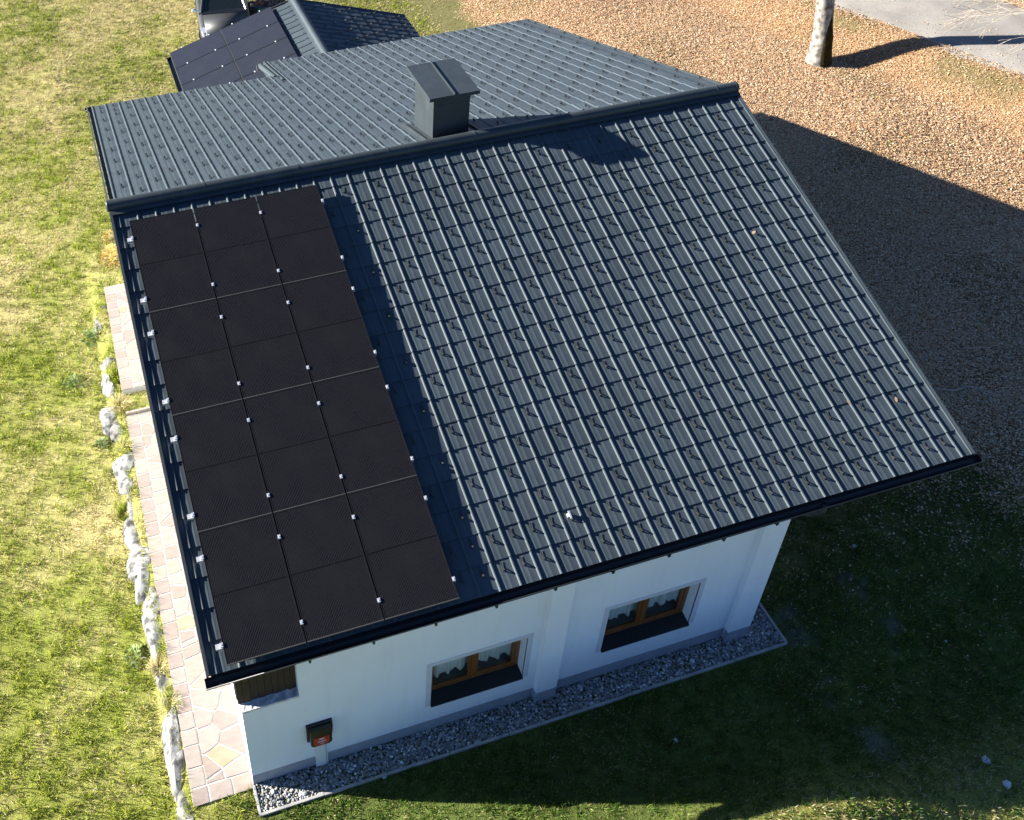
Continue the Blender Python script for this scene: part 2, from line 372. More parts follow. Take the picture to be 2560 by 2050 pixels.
# broken plaster ledge where the old timber starts
mb = MB(); n = 22; top = []
for i in range(n+1):
    x = WX0 + (1.06-WX0)*i/n
    for j in range(6):
        y = WY + .28*j/5
        r = .0 if j in (0,) else (random.random()-.5)*.018*(1+2.2*(i > n*.78))
        top.append((x, y - (.004 if j == 0 else 0), LEDGE - .015*(1-j/5) + r + (.01 if j > 2 else 0)))
mb.v = top; mb.f = [(i*6+j, (i+1)*6+j, (i+1)*6+j+1, i*6+j+1) for i in range(n) for j in range(5)]
k = len(mb.v); mb.v += [(p[0], p[1]-.0, LEDGE-.06) for p in top[::6]]; mb.f += [(k+i, k+i+1, (i+1)*6, i*6) for i in range(n)]
H('broken_ledge', mb, 'plaster_rough')
# left gable wall
def gable(x0, x1, mb, y0=-7., y1=7., base=-.4):
    return mb.prism([(y0, base), (y1, base), (y1, zroof(7.)-.16), (0, Z0-.16), (y0, zroof(7.)-.16)], 'x', x0, x1)
mb = MB().prism([(-6.74, -.4), (7, -.4), (7, zroof(7)-.16), (0, Z0-.16), (-6.74, zroof(6.74)-.16)], 'x', WX0, WX0+.26); H('gable_wall', mb, 'plaster')
mb = MB().prism([(-6.74, -.4), (7, -.4), (7, zroof(7)-.16), (0, Z0-.16), (-6.74, zroof(6.74)-.16)], 'x', WX1-.28, WX1-.02); H('gable_wall', mb, 'plaster')
H('back_wall', MB().box(WX0+.26, WX1-.28, 6.75, 7, -1.2, WTOP), 'plaster')
# timber corner above the ledge: single vertical boards
x = .215; k = 0
while x < 1.05:
    w = min(.085 + .03*random.random(), 1.058-x)
    MB().box(x, x+w-.004, WY+.13-.008*(k % 2)-.004*random.random(), WY+.20, LEDGE-.02, WTOP).build('timber_board', 'old_wood', house)
    x += w; k += 1
y = WY+.2; 
for k in range(4):
    MB().box(.205+.006*(k % 2), .238, y, y+.13, LEDGE-.02, WTOP).build('timber_board', 'old_wood', house); y += .134
# plinth, pilasters
def plinth(x0, x1, y): H('plinth', MB().box(x0, x1, y-.004, y+.1, -.12, .25), 'plinth_paint')
plinth(WX0+.004, 4.80, WY); plinth(5.15, 8.24, WY)
for x0, x1 in ((4.80, 5.15), (8.24, WX1)):
    H('pilaster', MB().box(x0, x1, WY-.10, WY+.05, .0, WTOP-.05), 'plaster')
    H('plinth', MB().box(x0-.004, x1+.004, WY-.106, WY-.02, -.12, .25), 'plinth_paint')
# windows
def window(h, ci, label_side):
    x0, x1, z0, z1 = h
    w = thing_part = bpy.data.objects.new('window', None); COL.objects.link(w); w.parent = house; w.matrix_parent_inverse = WORLD[house.name].inverted()
    def P(name, mb, m, **kw): return mb.build(name, m, w, **kw)
    b = .085
    P('surround', MB().box(x0-b, x0+.0, WY-.006, WY+.02, z0-.02, z1), 'surround_plaster')
    P('surround', MB().box(x1, x1+b, WY-.006, WY+.02, z0-.02, z1), 'surround_plaster')
    P('surround', MB().box(x0-b, x1+b, WY-.006, WY+.02, z1, z1+b), 'surround_plaster')
    fy = WY+.19
    t = .065
    P('window_frame', MB().box(x0, x0+t, fy, fy+.07, z0, z1), 'window_wood', bevel=.004)
    P('window_frame', MB().box(x1-t, x1, fy, fy+.07, z0, z1), 'window_wood', bevel=.004)
    P('window_frame', MB().box(x0+t, x1-t, fy, fy+.07, z0, z0+t), 'window_wood', bevel=.004)
    P('window_frame', MB().box(x0+t, x1-t, fy, fy+.07, z1-t, z1), 'window_wood', bevel=.004)
    xm = (x0+x1)/2
    P('window_frame', MB().box(xm-.03, xm+.03, fy-.004, fy+.07, z0+t, z1-t), 'window_wood', bevel=.004)
    for a, c in ((x0+t, xm-.03), (xm+.03, x1-t)):
        s = .05; mb = MB()
        mb.box(a, a+s, fy+.012, fy+.062, z0+t, z1-t); mb.box(c-s, c, fy+.012, fy+.062, z0+t, z1-t)
        mb.box(a+s, c-s, fy+.012, fy+.062, z0+t, z0+t+s); mb.box(a+s, c-s, fy+.012, fy+.062, z1-t-s, z1-t)
        P('casement', mb, 'window_wood', bevel=.003)
        pb = MB(); pb.add([(a+s, fy+.037, z0+t+s), (c-s, fy+.037, z0+t+s), (c-s, fy+.037, z1-t-s), (a+s, fy+.037, z1-t-s)], [(0, 1, 2, 3)]); P('pane', pb, 'pane_glass')
    mb = MB().prism([(WY-.035, z0-.03), (WY-.035, z0+.006), (fy+.002, z0+.034), (fy+.002, z0-.02)], 'x', x0+.003, x1-.003)
    P('sill', mb, 'sill_metal')
    P('inner_sill', MB().box(x0, x1, fy+.075, fy+.30, z0-.01, z0+.06), 'white_plastic')
    # dark room behind
    mb = MB()
    r = (x0-.3, x1+.3, fy+.30, fy+2.2, z0-.6, z1+.4)
    p = [(x, y, z) for z in r[4:] for y in r[2:4] for x in r[:2]]
    mb.add(p, [(0, 1, 3, 2), (4, 6, 7, 5), (2, 3, 7, 6), (0, 2, 6, 4), (1, 5, 7, 3)]); P('room', mb, 'room_dark')
    # net curtain, a wavy sheet with a scalloped hem
    mb = MB(); n = 160
    for i in range(n+1):
        u = i/n; x = x0+.05 + (x1-x0-.1)*u; y = fy+.115 + .022*math.sin(u*44+ci) + .01*math.sin(u*97)
        hem = z0 + (.22 if ci == 0 else .27) + .022*math.sin(u*(44 if ci == 0 else 61)+ci) + .012*math.sin(u*19+1)
        for j in range(5): mb.v.append((x, y + .01*math.sin(j+u*30), hem + (z1-.02-hem)*j/4))
    mb.f = [(i*5+j, (i+1)*5+j, (i+1)*5+j+1, i*5+j+1) for i in range(n) for j in range(4)]
    o = mb.build('curtain', 'net_curtain', smooth=True)
    tag(o, label_side, 'curtain')
window(WINS[0], 0, 'white net curtain behind the window beside the wall box')
window(WINS[1], 1, 'white net curtain behind the window between the two pilasters')

# roof deck, soffit, fascia
mb = MB()
def slope_box(mb, Mx, x0, x1, s0, s1, n0, n1): mb.box(x0, x1, -s1, -s0, n0, n1, Mx)
mb = MB(); slope_box(mb, MF, XL+.02, XR-.02, .0, SEAVE-.05, -.14, -.012); H('roof_deck', mb, 'soffit')
mb = MB(); slope_box(mb, MBK, .02, XR-XL-.02, .0, SBACK-.05, -.14, -.012); slope_box(mb, MBK, .02, XR-XEXT, SBACK-.05, SEXT-.05, -.14, -.012); H('roof_deck', mb, 'soffit')
ye = -SEAVE*CP; zee = Z0-SEAVE*SP
H('fascia', MB().box(XL+.03, XR-.03, ye+.02, ye+.05, zee-.20, zee-.03), 'dark_metal')
H('soffit_board', MB().box(XL+.03, XR-.03, ye+.05, WY+.1, zee-.20, zee-.175), 'soffit')
# gutter: open half round
def gutter(name, x0, x1, yc, zc, r, parent, dirx=True):
    mb = MB(); prof = []
    for k in range(13):
        a = PI + PI*k/12; prof.append((yc+r*math.cos(a), zc+r*math.sin(a)))
    for k in range(13):
        a = 2*PI - PI*k/12; prof.append((yc+(r-.006)*math.cos(a), zc+(r-.006)*math.sin(a)))
    n = len(prof)
    if dirx: vs = [(x0, *p) for p in prof] + [(x1, *p) for p in prof]
    else: vs = [(p[0], x0, p[1]) for p in prof] + [(p[0], x1, p[1]) for p in prof]
    mb.add(vs, [(i, (i+1) % n, n+(i+1) % n, n+i) for i in range(n)])
    for x in (x0, x1):        # end caps
        c = [((x, p[0], p[1]) if dirx else (p[0], x, p[1])) for p in prof[:13]]; mb.add(c, [tuple(range(13))])
    o = mb.build(name, 'dark_metal', parent, smooth=40)
    bd = MB(); 
    if dirx: bd.tube([(x0, yc-r, zc+.004), (x1, yc-r, zc+.004)], .010, 8)
    else: bd.tube([(yc-r, x0, zc+.004), (yc-r, x1, zc+.004)], .010, 8)
    bd.build('gutter_bead', 'dark_metal', o, smooth=True); return o
GY, GZ = ye-.055, zee-.06
gut = gutter('gutter', XL-.06, XR+.12, GY, GZ, .078, house)
for k in range(14):
    x = .3+k*.87
    MB().box(x, x+.03, GY-.08, GY+.10, GZ-.083, GZ-.079).box(x, x+.03, GY-.085, GY-.079, GZ-.06, GZ+.01).build('gutter_bracket', 'dark_metal', gut)
mb = MB().tube([(9.0, GY, GZ-.05), (9.0, GY, GZ-.20), (8.86, GY+.12, GZ-.36), (8.76, WY+.12, GZ-.55), (8.76, WY+.12, .05)], [.05, .045, .045, .045, .045], 10)
H('downpipe', mb, 'trim_metal', smooth=True)
yb = SBACK*CP; zb = Z0-SBACK*SP
g2 = gutter('gutter', XL-.06, XEXT-.03, yb+.055, zb-.06, .078, house)
yb2 = SEXT*CP; zb2 = Z0-SEXT*SP
g3 = gutter('gutter', XEXT-.02, XR+.1, yb2+.055, zb2-.06, .078, house)
# verges: raised metal edge left and right
mb = MB(); slope_box(mb, MF, XL-.03, XL, .02, SEAVE+.005, -.20, .050); slope_box(mb, MF, XL-.002, XL+.012, .02, SEAVE, .01, .052); H('verge_trim', mb, 'trim_metal')
mb = MB(); slope_box(mb, MF, XR, XR+.03, .02, SEAVE+.005, -.20, .040); slope_box(mb, MF, XR-.035, XR+.002, .05, SEAVE, -.01, .036); H('verge_trim', mb, 'tile_metal')
xb0 = XR-XL
mb = MB(); slope_box(mb, MBK, xb0, xb0+.03, .02, SBACK+.005, -.20, .055); H('verge_trim', mb, 'trim_metal')
mb = MB(); slope_box(mb, MBK, -.03, 0, .02, SEXT+.005, -.20, .040); H('verge_trim', mb, 'trim_metal')
mb = MB(); slope_box(mb, MBK, XR-XEXT, XR-XEXT+.03, SBACK-.62, SEXT+.005, -.30, .05); H('verge_trim', mb, 'tile_metal')
# rolled flashing beside the step in the back eave
p0 = MBK @ Vector((XR-XEXT+.10, -(SBACK-.10), -.03)); p1 = MBK @ Vector((XR-XEXT+.12, -(SEXT-.02), -.05))
H('rolled_flashing', MB().tube([p0, p1], .07, 14), 'tile_metal', smooth=40)
H('flashing_bracket', MB().box(p1.x-.10, p1.x-.085, p1.y-.10, p1.y+.02, p1.z-.12, p1.z+.06), 'trim_metal')

# ---- tiles
def cell_profile(cells, left_lip=True, tail=None):
    pr = [(0, -.004)]
    for c in range(cells):
        a = .3*c
        pr += [(a+.032, 0)] if c else [(.012, 0)]
        for bx in (.098, .172, ): pr += [(a+bx-.006, 0), (a+bx, .0012), (a+bx+.006, 0)]
        pr += [(a+.275, 0), (a+.280, .0085), (a+.288, .0165), (a+.300, .021), (a+.312, .0165), (a+.320, .0085), (a+.325, 0)]
    return pr
def tile_geo(pr, L=.42, lap=.03):
    """profile at three stations: lower edge raised over the next row, upper end tucked under"""
    vs, fs = [], []
    st = [(0, .0145, 1.06), (.02, .014, 1.04), (L*.5, .008, 1.0), (L+lap, -.001, .96)]
    n = len(pr)
    for y, h, k in st:
        for x, z in pr: vs.append((x, y, h+max(z, -.004)*k))
    for j in range(len(st)-1):
        for i in range(n-1): fs.append((j*n+i, j*n+i+1, (j+1)*n+i+1, (j+1)*n+i))
    b = len(vs)
    for x, z in pr: vs.append((x, .004, -.006))
    for i in range(n-1): fs.append((b+i, b+i+1, i+1, i))
    return vs, fs
def strip_profile(w, rib):
    if rib: return [(0, .0), (w-.035, 0), (w-.025, 0), (w-.020, .0085), (w-.012, .0165), (w, .021), (w+.012, .0165), (w+.020, .0085), (w+.025, 0)]
    return [(0, -.004), (.03, 0), (w*.5, 0), (w, 0)]
GEO = {'full': tile_geo(cell_profile(2)), 'half': tile_geo(cell_profile(1)), 'left': tile_geo(strip_profile(.11, True)), 'right': tile_geo(strip_profile(.19, False))}
def geo_mesh(key, vs, fs, m):
    me = bpy.data.meshes.new(key); me.from_pydata(vs, [], fs); me.update(); me.materials.append(M[m]); me.shade_smooth(); me.set_sharp_from_angle(angle=math.radians(50)); return me
TM = {k: geo_mesh('roof_tile_'+k, *GEO[k], 'tile_metal') for k in GEO}
slopeF = bpy.data.objects.new('roof_slope', None); slopeB = bpy.data.objects.new('roof_slope', None)
for s in (slopeF, slopeB):
    COL.objects.link(s); s.parent = house; s.matrix_parent_inverse = WORLD[house.name].inverted(); s['label'] = 'dark grey metal tile roof slope'
rest_v, rest_f = [], []
def push(acc, geo, Mx):
    vs, fs = geo; n = len(acc[0]); acc[0].extend([tuple(Mx @ Vector(p)) for p in vs]); acc[1].extend([tuple(i+n for i in f) for f in fs])
PX0, PX1, PS0, PS1 = .14, 3.29, .44, 7.54       # solar array footprint on the front slope
restF, restB = ([], []), ([], [])
single = []
def rows_front():
    for k in range(1, 19):
        yield k, S1+.42*(k-1) if k < 18 else SEAVE
def add_tile(kind, Mx, x, s, L, indiv, parent, acc):
    T = Mx @ Matrix.Translation((x, -s, 0)) @ Matrix.Diagonal((1, L/.42, 1, 1))
    if indiv:
        o = bpy.data.objects.new('roof_tile', TM[kind]); COL.objects.link(o); o.parent = parent; o.matrix_basis = T @ Matrix.Rotation((random.random()-.5)*.004, 4, 'X') ; single.append(o)
    else: push(acc, GEO[kind], T)
for k, s in rows_front():
    L = .42 if k > 1 else S1-.08
    spans = []; j = 0
    if k % 2: spans.append(('half', 0)); j = 1
    while j < 38:
        if j+2 <= 38: spans.append(('full', j)); j += 2
        else: spans.append(('half', j)); j += 1
    for kind, j in spans:
        x0 = .3*j; x1 = x0 + (.6 if kind == 'full' else .3)
        under = x0 >= PX0-.1 and x1 <= PX1+.02 and s-.42 > PS0-.3
        add_tile(kind, MF, x0, s, L, not under, slopeF, restF)
    add_tile('left', MF, -.11, s, L, False, slopeF, restF); add_tile('right', MF, 11.4, s, L, False, slopeF, restF)
cand = []
for r in range(0, 18+4):
    s = SEXT - .42*r
    if s < .3: continue
    L = .42 if s > .6 else s-.06
    xmax = XR-XL if s < SBACK+.05 else XR-XEXT      # local x runs from the right verge
    x = .19
    push(restB, (lambda g: ([(p[0], p[1], p[2]) for p in g[0]], g[1]))(GEO['right']), MBK @ Matrix.Translation((0, -s, 0)) @ Matrix.Diagonal((1, L/.42, 1, 1)))
    first = r % 2
    while x < xmax - .12:
        kind = 'half' if (first or x+.6 > xmax) else 'full'; first = 0
        cand.append((s, kind, x, L)); x += .3 if kind == 'half' else .6
    if xmax < XR-XL: pass
cand.sort(key=lambda c: c[0])
room = 300-len(single)
for i, (s, kind, x, L) in enumerate(cand): add_tile(kind, MBK, x, s, L, i < room, slopeB, restB)
for acc, par, in ((restF, slopeF), (restB, slopeB)):
    me = geo_mesh('tile_field', acc[0], acc[1], 'tile_metal'); o = link('tile_field', me, None, par, kind='stuff')
# ---- snow hooks
hk = MB()
hk.box(-.013, .013, 0, .17, .008, .012)                                        # strap lying on the tile
hk.box(-.020, .020, -.004, .0015, .006, .056)                                  # upright stop
hk.add([(-.018, -.002, .056), (.018, -.002, .056), (.014, .060, .012), (-.014, .060, .012), (-.018, .002, .060), (.018, .002, .060), (.014, .066, .014), (-.014, .066, .014)],
       [(0, 1, 2, 3), (7, 6, 5, 4), (0, 4, 5, 1), (2, 6, 7, 3), (1, 5, 6, 2), (3, 7, 4, 0)])   # brace
HG = (hk.v, hk.f); HM = hk.mesh('snow_hook'); HM.materials.append(M['hook_metal'])
nh = 0; accH = ([], [])
def add_hook(Mx, x, s, indiv, parent, acc):
    global nh
    T = Mx @ Matrix.Translation((x, -s, .006)) @ Matrix.Rotation((random.random()-.5)*.16, 4, 'Z') @ Matrix.Scale(.80, 4)
    if indiv:
        o = bpy.data.objects.new('snow_hook', HM); COL.objects.link(o); o.parent = parent; o.matrix_basis = T; nh += 1
    else: push(acc, HG, T)
for k, s in rows_front():
    if k < 2: continue
    for c in range(38):
        if k < 17 and (c+k) % 2: continue
        x = .3*c+.135; ss = s-.42+.175
        if PX0-.1 < x < PX1+.02 and ss < PS1-.02: continue
        add_hook(MF, x, ss, True, slopeF, None)
hooks = []
for r in range(0, 22):
    s = SEXT-.42*r
    if s < .6: continue
    rl = r-4                                   # row number above the short left eave
    for c in range(0, 39):
        xw = .3*c+.014+.15
        ext = xw > XEXT
        if not ext and rl < 0: continue
        rr = r if ext else rl
        if rr >= 2 and (c+r) % 2 == 0: continue
        if 5.4 < xw < 6.6 and s < 1.9: continue
        hooks.append((s, xw))
hooks.sort()
for i, (s, xw) in enumerate(hooks): add_hook(MBK, XR-xw, s-.42+.175, nh < 300, slopeB, accH)
me = bpy.data.meshes.new('snow_hooks'); me.from_pydata(*[accH[0], [], accH[1]]); me.materials.append(M['hook_metal']); link('snow_hooks', me, None, slopeB, kind='stuff')
# ---- ridge cap in overlapping lengths
RZ = Z0+.045
def cap(x0, x1, r, name='ridge_cap', m='trim_metal'):
    mb = MB(); pr = [(-.20, -.052), (-.155, -.036), (-.118, -.030)] 
    for k in range(13):
        a = math.radians(195-210*k/12); pr.append((r*math.cos(a), r*math.sin(a)))
    pr += [(.118, -.030), (.155, -.036), (.20, -.052)]
    n = len(pr); mb.add([(x0, p[0], RZ+p[1]) for p in pr]+[(x1, p[0], RZ+p[1]) for p in pr], [(i, i+1, n+i+1, n+i) for i in range(n-1)])
    return mb.build(name, m, house, smooth=35)
xx = XL-.02; k = 0
while xx < XR:
    x2 = min(xx+1.62, XR+.03)
    c = cap(xx, x2, .102+.0025*(k % 2))
    MB().tube([(x2-.03, 0, RZ), (x2-.004, 0, RZ)], .1085, 20).build('joint_ring', 'trim_metal', c, smooth=40)
    xx = x2; k += 1
for x, d in ((XL-.025, -1), (XR+.03, 1)):
    mb = MB(); rings = [(0, .104), (d*.02, .100), (d*.035, .085), (d*.045, .05), (d*.047, .001)]
    mb.tube([(x+a, 0, RZ) for a, r in rings], [r for a, r in rings], 20); mb.build('ridge_end_cap', 'trim_metal', house, smooth=True)
# ---- chimney
ch = bpy.data.objects.new('chimney', None); COL.objects.link(ch); ch.parent = house; ch.matrix_parent_inverse = WORLD[house.name].inverted()
X0, X1, Y0, Y1 = 5.68, 6.37, .35, 1.30; zc = Z0+.845
def K(name, mb, m='trim_metal', **kw): return mb.build(name, m, ch, **kw)
K('chimney_shaft', MB().box(X0, X1, Y0, Y1, Z0-.6, zc-.26), bevel=.006)
K('chimney_shaft', MB().box(X0, X1, Y0, Y0+.05, zc-.255, zc-.02).box(X0, X1, Y1-.05, Y1, zc-.255, zc-.02).box(X0, X0+.03, Y0+.051, Y0+.14, zc-.255, zc-.02).box(X0, X0+.03, Y1-.14, Y1-.051, zc-.255, zc-.02).box(X0, X0+.02, Y0+.14, Y1-.14, zc-.255, zc-.13))
K('flue', MB().box(X0+.10, X1-.10, Y0+.10, Y1-.10, zc-.26, zc-.03), 'room_dark')
cap_ = K('chimney_cap', MB().box(5.545, 6.48, .19, 1.41, zc-.02, zc+.015).box(5.545, 6.48, .19, .205, zc-.055, zc-.02).box(5.545, 5.56, .205, 1.41, zc-.055, zc-.02).box(6.465, 6.48, .205, 1.41, zc-.055, zc-.02), bevel=.004)
MB().box(6.003, 6.021, .19, 1.41, zc+.015, zc+.045).build('cap_seam', 'trim_metal', cap_)
for a, b in ((X0-.16, X0-.012), (X1+.012, X1+.16)):
    mb = MB(); slope_box(mb, MBK, XR-b, XR-a, .15, 1.55, .034, .040); K('flashing', mb)
for x in (X0-.17, X1+.155):
    mb = MB(); slope_box(mb, MBK, XR-x-.015, XR-x, .20, 1.55, .02, .085); K('flashing', mb)
mb = MB(); slope_box(mb, MBK, XR-X1-.15, XR-X0+.15, .14, .37, .036, .046); K('flashing', mb)

# ------------------------------------------------------------------ solar panels on the house
PW, PL_, GAPX, GAPS, PH = 1.0367, 1.7700, .02, .007, .145
def make_panel_meshes(w, l, cells, pre):
    fr = MB(); t, h = .011, .035
    fr.box(-w/2, w/2, -l/2, -l/2+t, -h, .003); fr.box(-w/2, w/2, l/2-t, l/2, -h, .003); fr.box(-w/2, -w/2+t, -l/2+t, l/2-t, -h, .003); fr.box(w/2-t, w/2, -l/2+t, l/2-t, -h, .003)
    gl = MB().box(-w/2+t, w/2-t, -l/2+t, l/2-t, -h+.006, 0)
    st = MB().box(-w/2+t, w/2-t, -.008, .008, 0, .0012)
    a, b, c = fr.mesh(pre+'_frame'), gl.mesh(pre+'_cells'), st.mesh(pre+'_strip')
    a.materials.append(M['panel_frame']); a.materials.append(M['dusty_frame'])
    for p_ in a.polygons: p_.material_index = 1 if p_.index < 6 else 0
    b.materials.append(M[cells]); c.materials.append(M['mid_strip']); return a, b, c
PMesh = make_panel_meshes(PW, PL_, 'cells', 'solar')
def child(o_name, me, parent, mtx=None, **kw):
    o = bpy.data.objects.new(o_name, me); COL.objects.link(o); o.parent = parent
    if mtx is not None: o.matrix_basis = mtx
    for k, v in kw.items(): o[k] = v
    return o
clm = MB().box(-.019, .019, -.028, .028, -.02, .010).box(-.008, .008, -.008, .008, .010, .016).mesh('clamp'); clm.materials.append(M['aluminium'])
ROWN = ['top row under the ridge', 'second row below the ridge', 'third row below the ridge', 'bottom row above the gutter']
COLN = ['column along the left verge beside the stone path', 'middle column', 'column beside the bare tiles']
COLN = ['outer column along the roof verge', 'middle column', 'inner column beside uncovered roof tiles']
OFFS = (.34, 1.51)
for r in range(4):
    for c in range(3):
        x = PX0 + PW/2 + c*(PW+GAPX); s = PS0 + PL_/2 + r*(PL_+GAPS)
        o = thing('solar_panel', (0, 0, 0), 'black solar panel, %s, %s' % (ROWN[r], COLN[c]), 'solar panel', 'solar panels on the house roof')
        o.matrix_basis = MF @ Matrix.Translation((x, -s, PH)); 
        child('panel_frame', PMesh[0], o); child('cell_glass', PMesh[1], o); child('centre_strip', PMesh[2], o)
        for off in OFFS:
            y = PL_/2-off
            if c < 2: child('clamp', clm, o, Matrix.Translation((PW/2+GAPX/2, y, .002)))
            if c == 0: child('clamp', clm, o, Matrix.Translation((-PW/2-.012, y, .002)))
            if c == 2: child('clamp', clm, o, Matrix.Translation((PW/2+.012, y, .002)))
rl = MB().box(-.085, 3.19, -.026, .026, -.040, 0).box(-.092, -.010, -.034, .034, -.06, .004).mesh('rail'); rl.materials.append(M['aluminium'])
ft = MB().box(-.03, .03, -.02, .02, -.075, 0).mesh('rail_foot'); ft.materials.append(M['aluminium'])
for r in range(4):
    for i, off in enumerate(OFFS):
        s = PS0 + r*(PL_+GAPS) + off
        o = bpy.data.objects.new('mounting_rail', rl); COL.objects.link(o); o.matrix_basis = MF @ Matrix.Translation((PX0, -s, PH-.036))
        tag(o, '%s silver rail carrying solar panels in the %s' % (('upper', 'lower')[i], ROWN[r]), 'mounting rail', 'rails carrying the solar panels')
        for k in range(4): child('rail_foot', ft, o, Matrix.Translation((.02+.98*k, 0, -.04)))

# ------------------------------------------------------------------ charging box on the wall
wb = thing('wall_box', (1.31, WY, .9), 'black wall box with red front panel and white duct below', 'wall box')
B = lambda name, mb, m, **kw: mb.build(name, m, wb, **kw)
B('back_plate', MB().box(1.115, 1.495, WY-.012, WY, .75, 1.25), 'box_black')
B('hood', MB().box(1.11, 1.50, WY-.05, WY, 1.235, 1.25).prism([(WY-.05, 1.235), (WY-.06, 1.1), (WY, .78), (WY, 1.235)], 'x', 1.11, 1.118).prism([(WY-.05, 1.235), (WY-.06, 1.1), (WY, .78), (WY, 1.235)], 'x', 1.492, 1.50), 'box_black')
mb = MB().prism([(1.145, .82), (1.185, .775), (1.43, .775), (1.47, .82), (1.47, 1.228), (1.145, 1.228)], 'y', WY-.125, WY-.012); B('box_body', mb, 'box_black', bevel=.01)
pn = B('front_panel', MB().prism([(1.19, .85), (1.225, .81), (1.39, .81), (1.425, .85), (1.425, 1.03), (1.19, 1.03)], 'y', WY-.130, WY-.124), 'box_red')
mb = MB(); n = 20; mb.add([(1.31+.042*math.cos(2*PI*k/n), WY-.132, .985+.020*math.sin(2*PI*k/n)) for k in range(n)], [tuple(range(n))]); mb.build('oval_emblem', 'logo_white', pn)
mb = MB(); mb.add([(1.31+.036*math.cos(2*PI*k/n), WY-.133, .985+.006*math.sin(2*PI*k/n)) for k in range(n)], [tuple(range(n))]); mb.build('emblem_band', 'box_red', pn)
MB().box(1.245, 1.375, WY-.140, WY-.130, .915, .925).build('slot_lip', 'logo_white', pn)
MB().box(1.24, 1.38, WY-.133, WY-.129, .885, .912).build('slot', 'box_black', pn)
MB().box(1.28, 1.345, WY-.132, WY-.129, .845, .855).build('lettering_bar', 'logo_white', pn)
mb = MB(); mb.add([(1.31+.07*math.cos(PI+PI*k/14), WY-.127, 1.215+.05*math.sin(PI+PI*k/14)) for k in range(15)], [tuple(range(15))]); B('status_ring', mb, 'dark_metal')
B('cable_duct', MB().box(1.215, 1.375, WY-.045, WY, .0, .775), 'white_plastic', bevel=.004)
B('cable_duct', MB().box(1.383, 1.405, WY-.03, WY, .0, .82), 'white_plastic')

# ------------------------------------------------------------------ gravel strip with kerb
KY = -7.47
mb = MB().box(WX0+.01, 9.17, KY+.04, WY+.02, -.3, -.035).box(WX1-.02, 9.17, WY+.0201, -6.2, -.3, -.035)
gb = mb.build('gravel_bed', 'concrete'); gb['kind'] = 'structure'
def kerb(x0, y0, x1, y1, nseg):
    for i in range(nseg):
        a, b = i/nseg, (i+1)/nseg; L = math.hypot(x1-x0, y1-y0)/nseg
        px, py = x0+(x1-x0)*(a+b)/2, y0+(y1-y0)*(a+b)/2
        o = MB().box(-L/2+.003, L/2-.003, -.022, .022, -.3, .012+random.uniform(-.004, .004)).build('kerb_stone', 'concrete', gb, bevel=.006)
        o.location = (px, py + random.uniform(-.004, .004), 0); o.rotation_euler.z = math.atan2(y1-y0, x1-x0)
kerb(WX0-.02, KY, 9.19, KY+.03, 9); kerb(9.19, KY+.03, 9.19, -6.2, 1); kerb(WX0+.0, KY, WX0+.0, WY-.02, 1)
# pebbles
ico = []
t = (1+5**.5)/2
iv = np.array([(-1,t,0),(1,t,0),(-1,-t,0),(1,-t,0),(0,-1,t),(0,1,t),(0,-1,-t),(0,1,-t),(t,0,-1),(t,0,1),(-t,0,-1),(-t,0,1)], float); iv /= np.linalg.norm(iv[0])
ifc = np.array([(0,11,5),(0,5,1),(0,1,7),(0,7,10),(0,10,11),(1,5,9),(5,11,4),(11,10,2),(10,7,6),(7,1,8),(3,9,4),(3,4,2),(3,2,6),(3,6,8),(3,8,9),(4,9,5),(2,4,11),(6,2,10),(8,6,7),(9,8,1)])
def scatter(base_v, base_f, pos, scl, rot, cols):
    """batch of deformed copies; pos (n,3), scl (n,3), rot (n,3,3)"""
    n = len(pos); k = len(base_v)
    v = base_v[None]*scl[:, None, :]; v = np.einsum('nij,nkj->nki', rot, v) + pos[:, None, :]
    f = (base_f[None] + (np.arange(n)*k)[:, None, None]).reshape(-1)
    c = np.repeat(cols, k, 0)
    return v.reshape(-1, 3), f, np.full(n*len(base_f), base_f.shape[1]), c
def rotz(a, tilt, tdir):
    n = len(a); ca, sa = np.cos(a), np.sin(a); Rz = np.zeros((n, 3, 3)); Rz[:, 0, 0] = ca; Rz[:, 0, 1] = -sa; Rz[:, 1, 0] = sa; Rz[:, 1, 1] = ca; Rz[:, 2, 2] = 1
    ct, st = np.cos(tilt), np.sin(tilt); ux, uy = np.cos(tdir), np.sin(tdir); K = np.zeros((n, 3, 3))
    K[:, 0, 2] = uy; K[:, 1, 2] = -ux; K[:, 2, 0] = -uy; K[:, 2, 1] = ux
    T = np.eye(3)[None] + st[:, None, None]*K + (1-ct)[:, None, None]*(K@K)
    return T @ Rz
n = 9000
px = RNG.uniform(WX0+.03, 9.16, n); py = RNG.uniform(KY+.035, WY-.0, n)
ex = int(n*.12); px[:ex] = RNG.uniform(WX1, 9.16, ex); py[:ex] = RNG.uniform(WY-.1, -6.25, ex)
ok = ~(((px > 4.80) & (px < 5.15) | (px > 8.24) & (px < WX1)) & (py > WY-.10)); ok &= ~((px < WX1) & (py > WY-.012)); px, py = px[ok], py[ok]; n = len(px)
sz = RNG.uniform(.010, .024, n)
pal = np.array([(.30,.31,.33),(.20,.21,.22),(.40,.40,.39),(.15,.16,.17),(.55,.55,.55),(.33,.27,.22),(.26,.25,.20),(.75,.75,.73)]); w = np.array([.24,.24,.14,.14,.08,.06,.07,.03])
cols = pal[RNG.choice(8, n, p=w/w.sum())]*RNG.uniform(.75, 1.2, (n, 1))
big = RNG.random(n) < .012; sz[big] *= 2.0
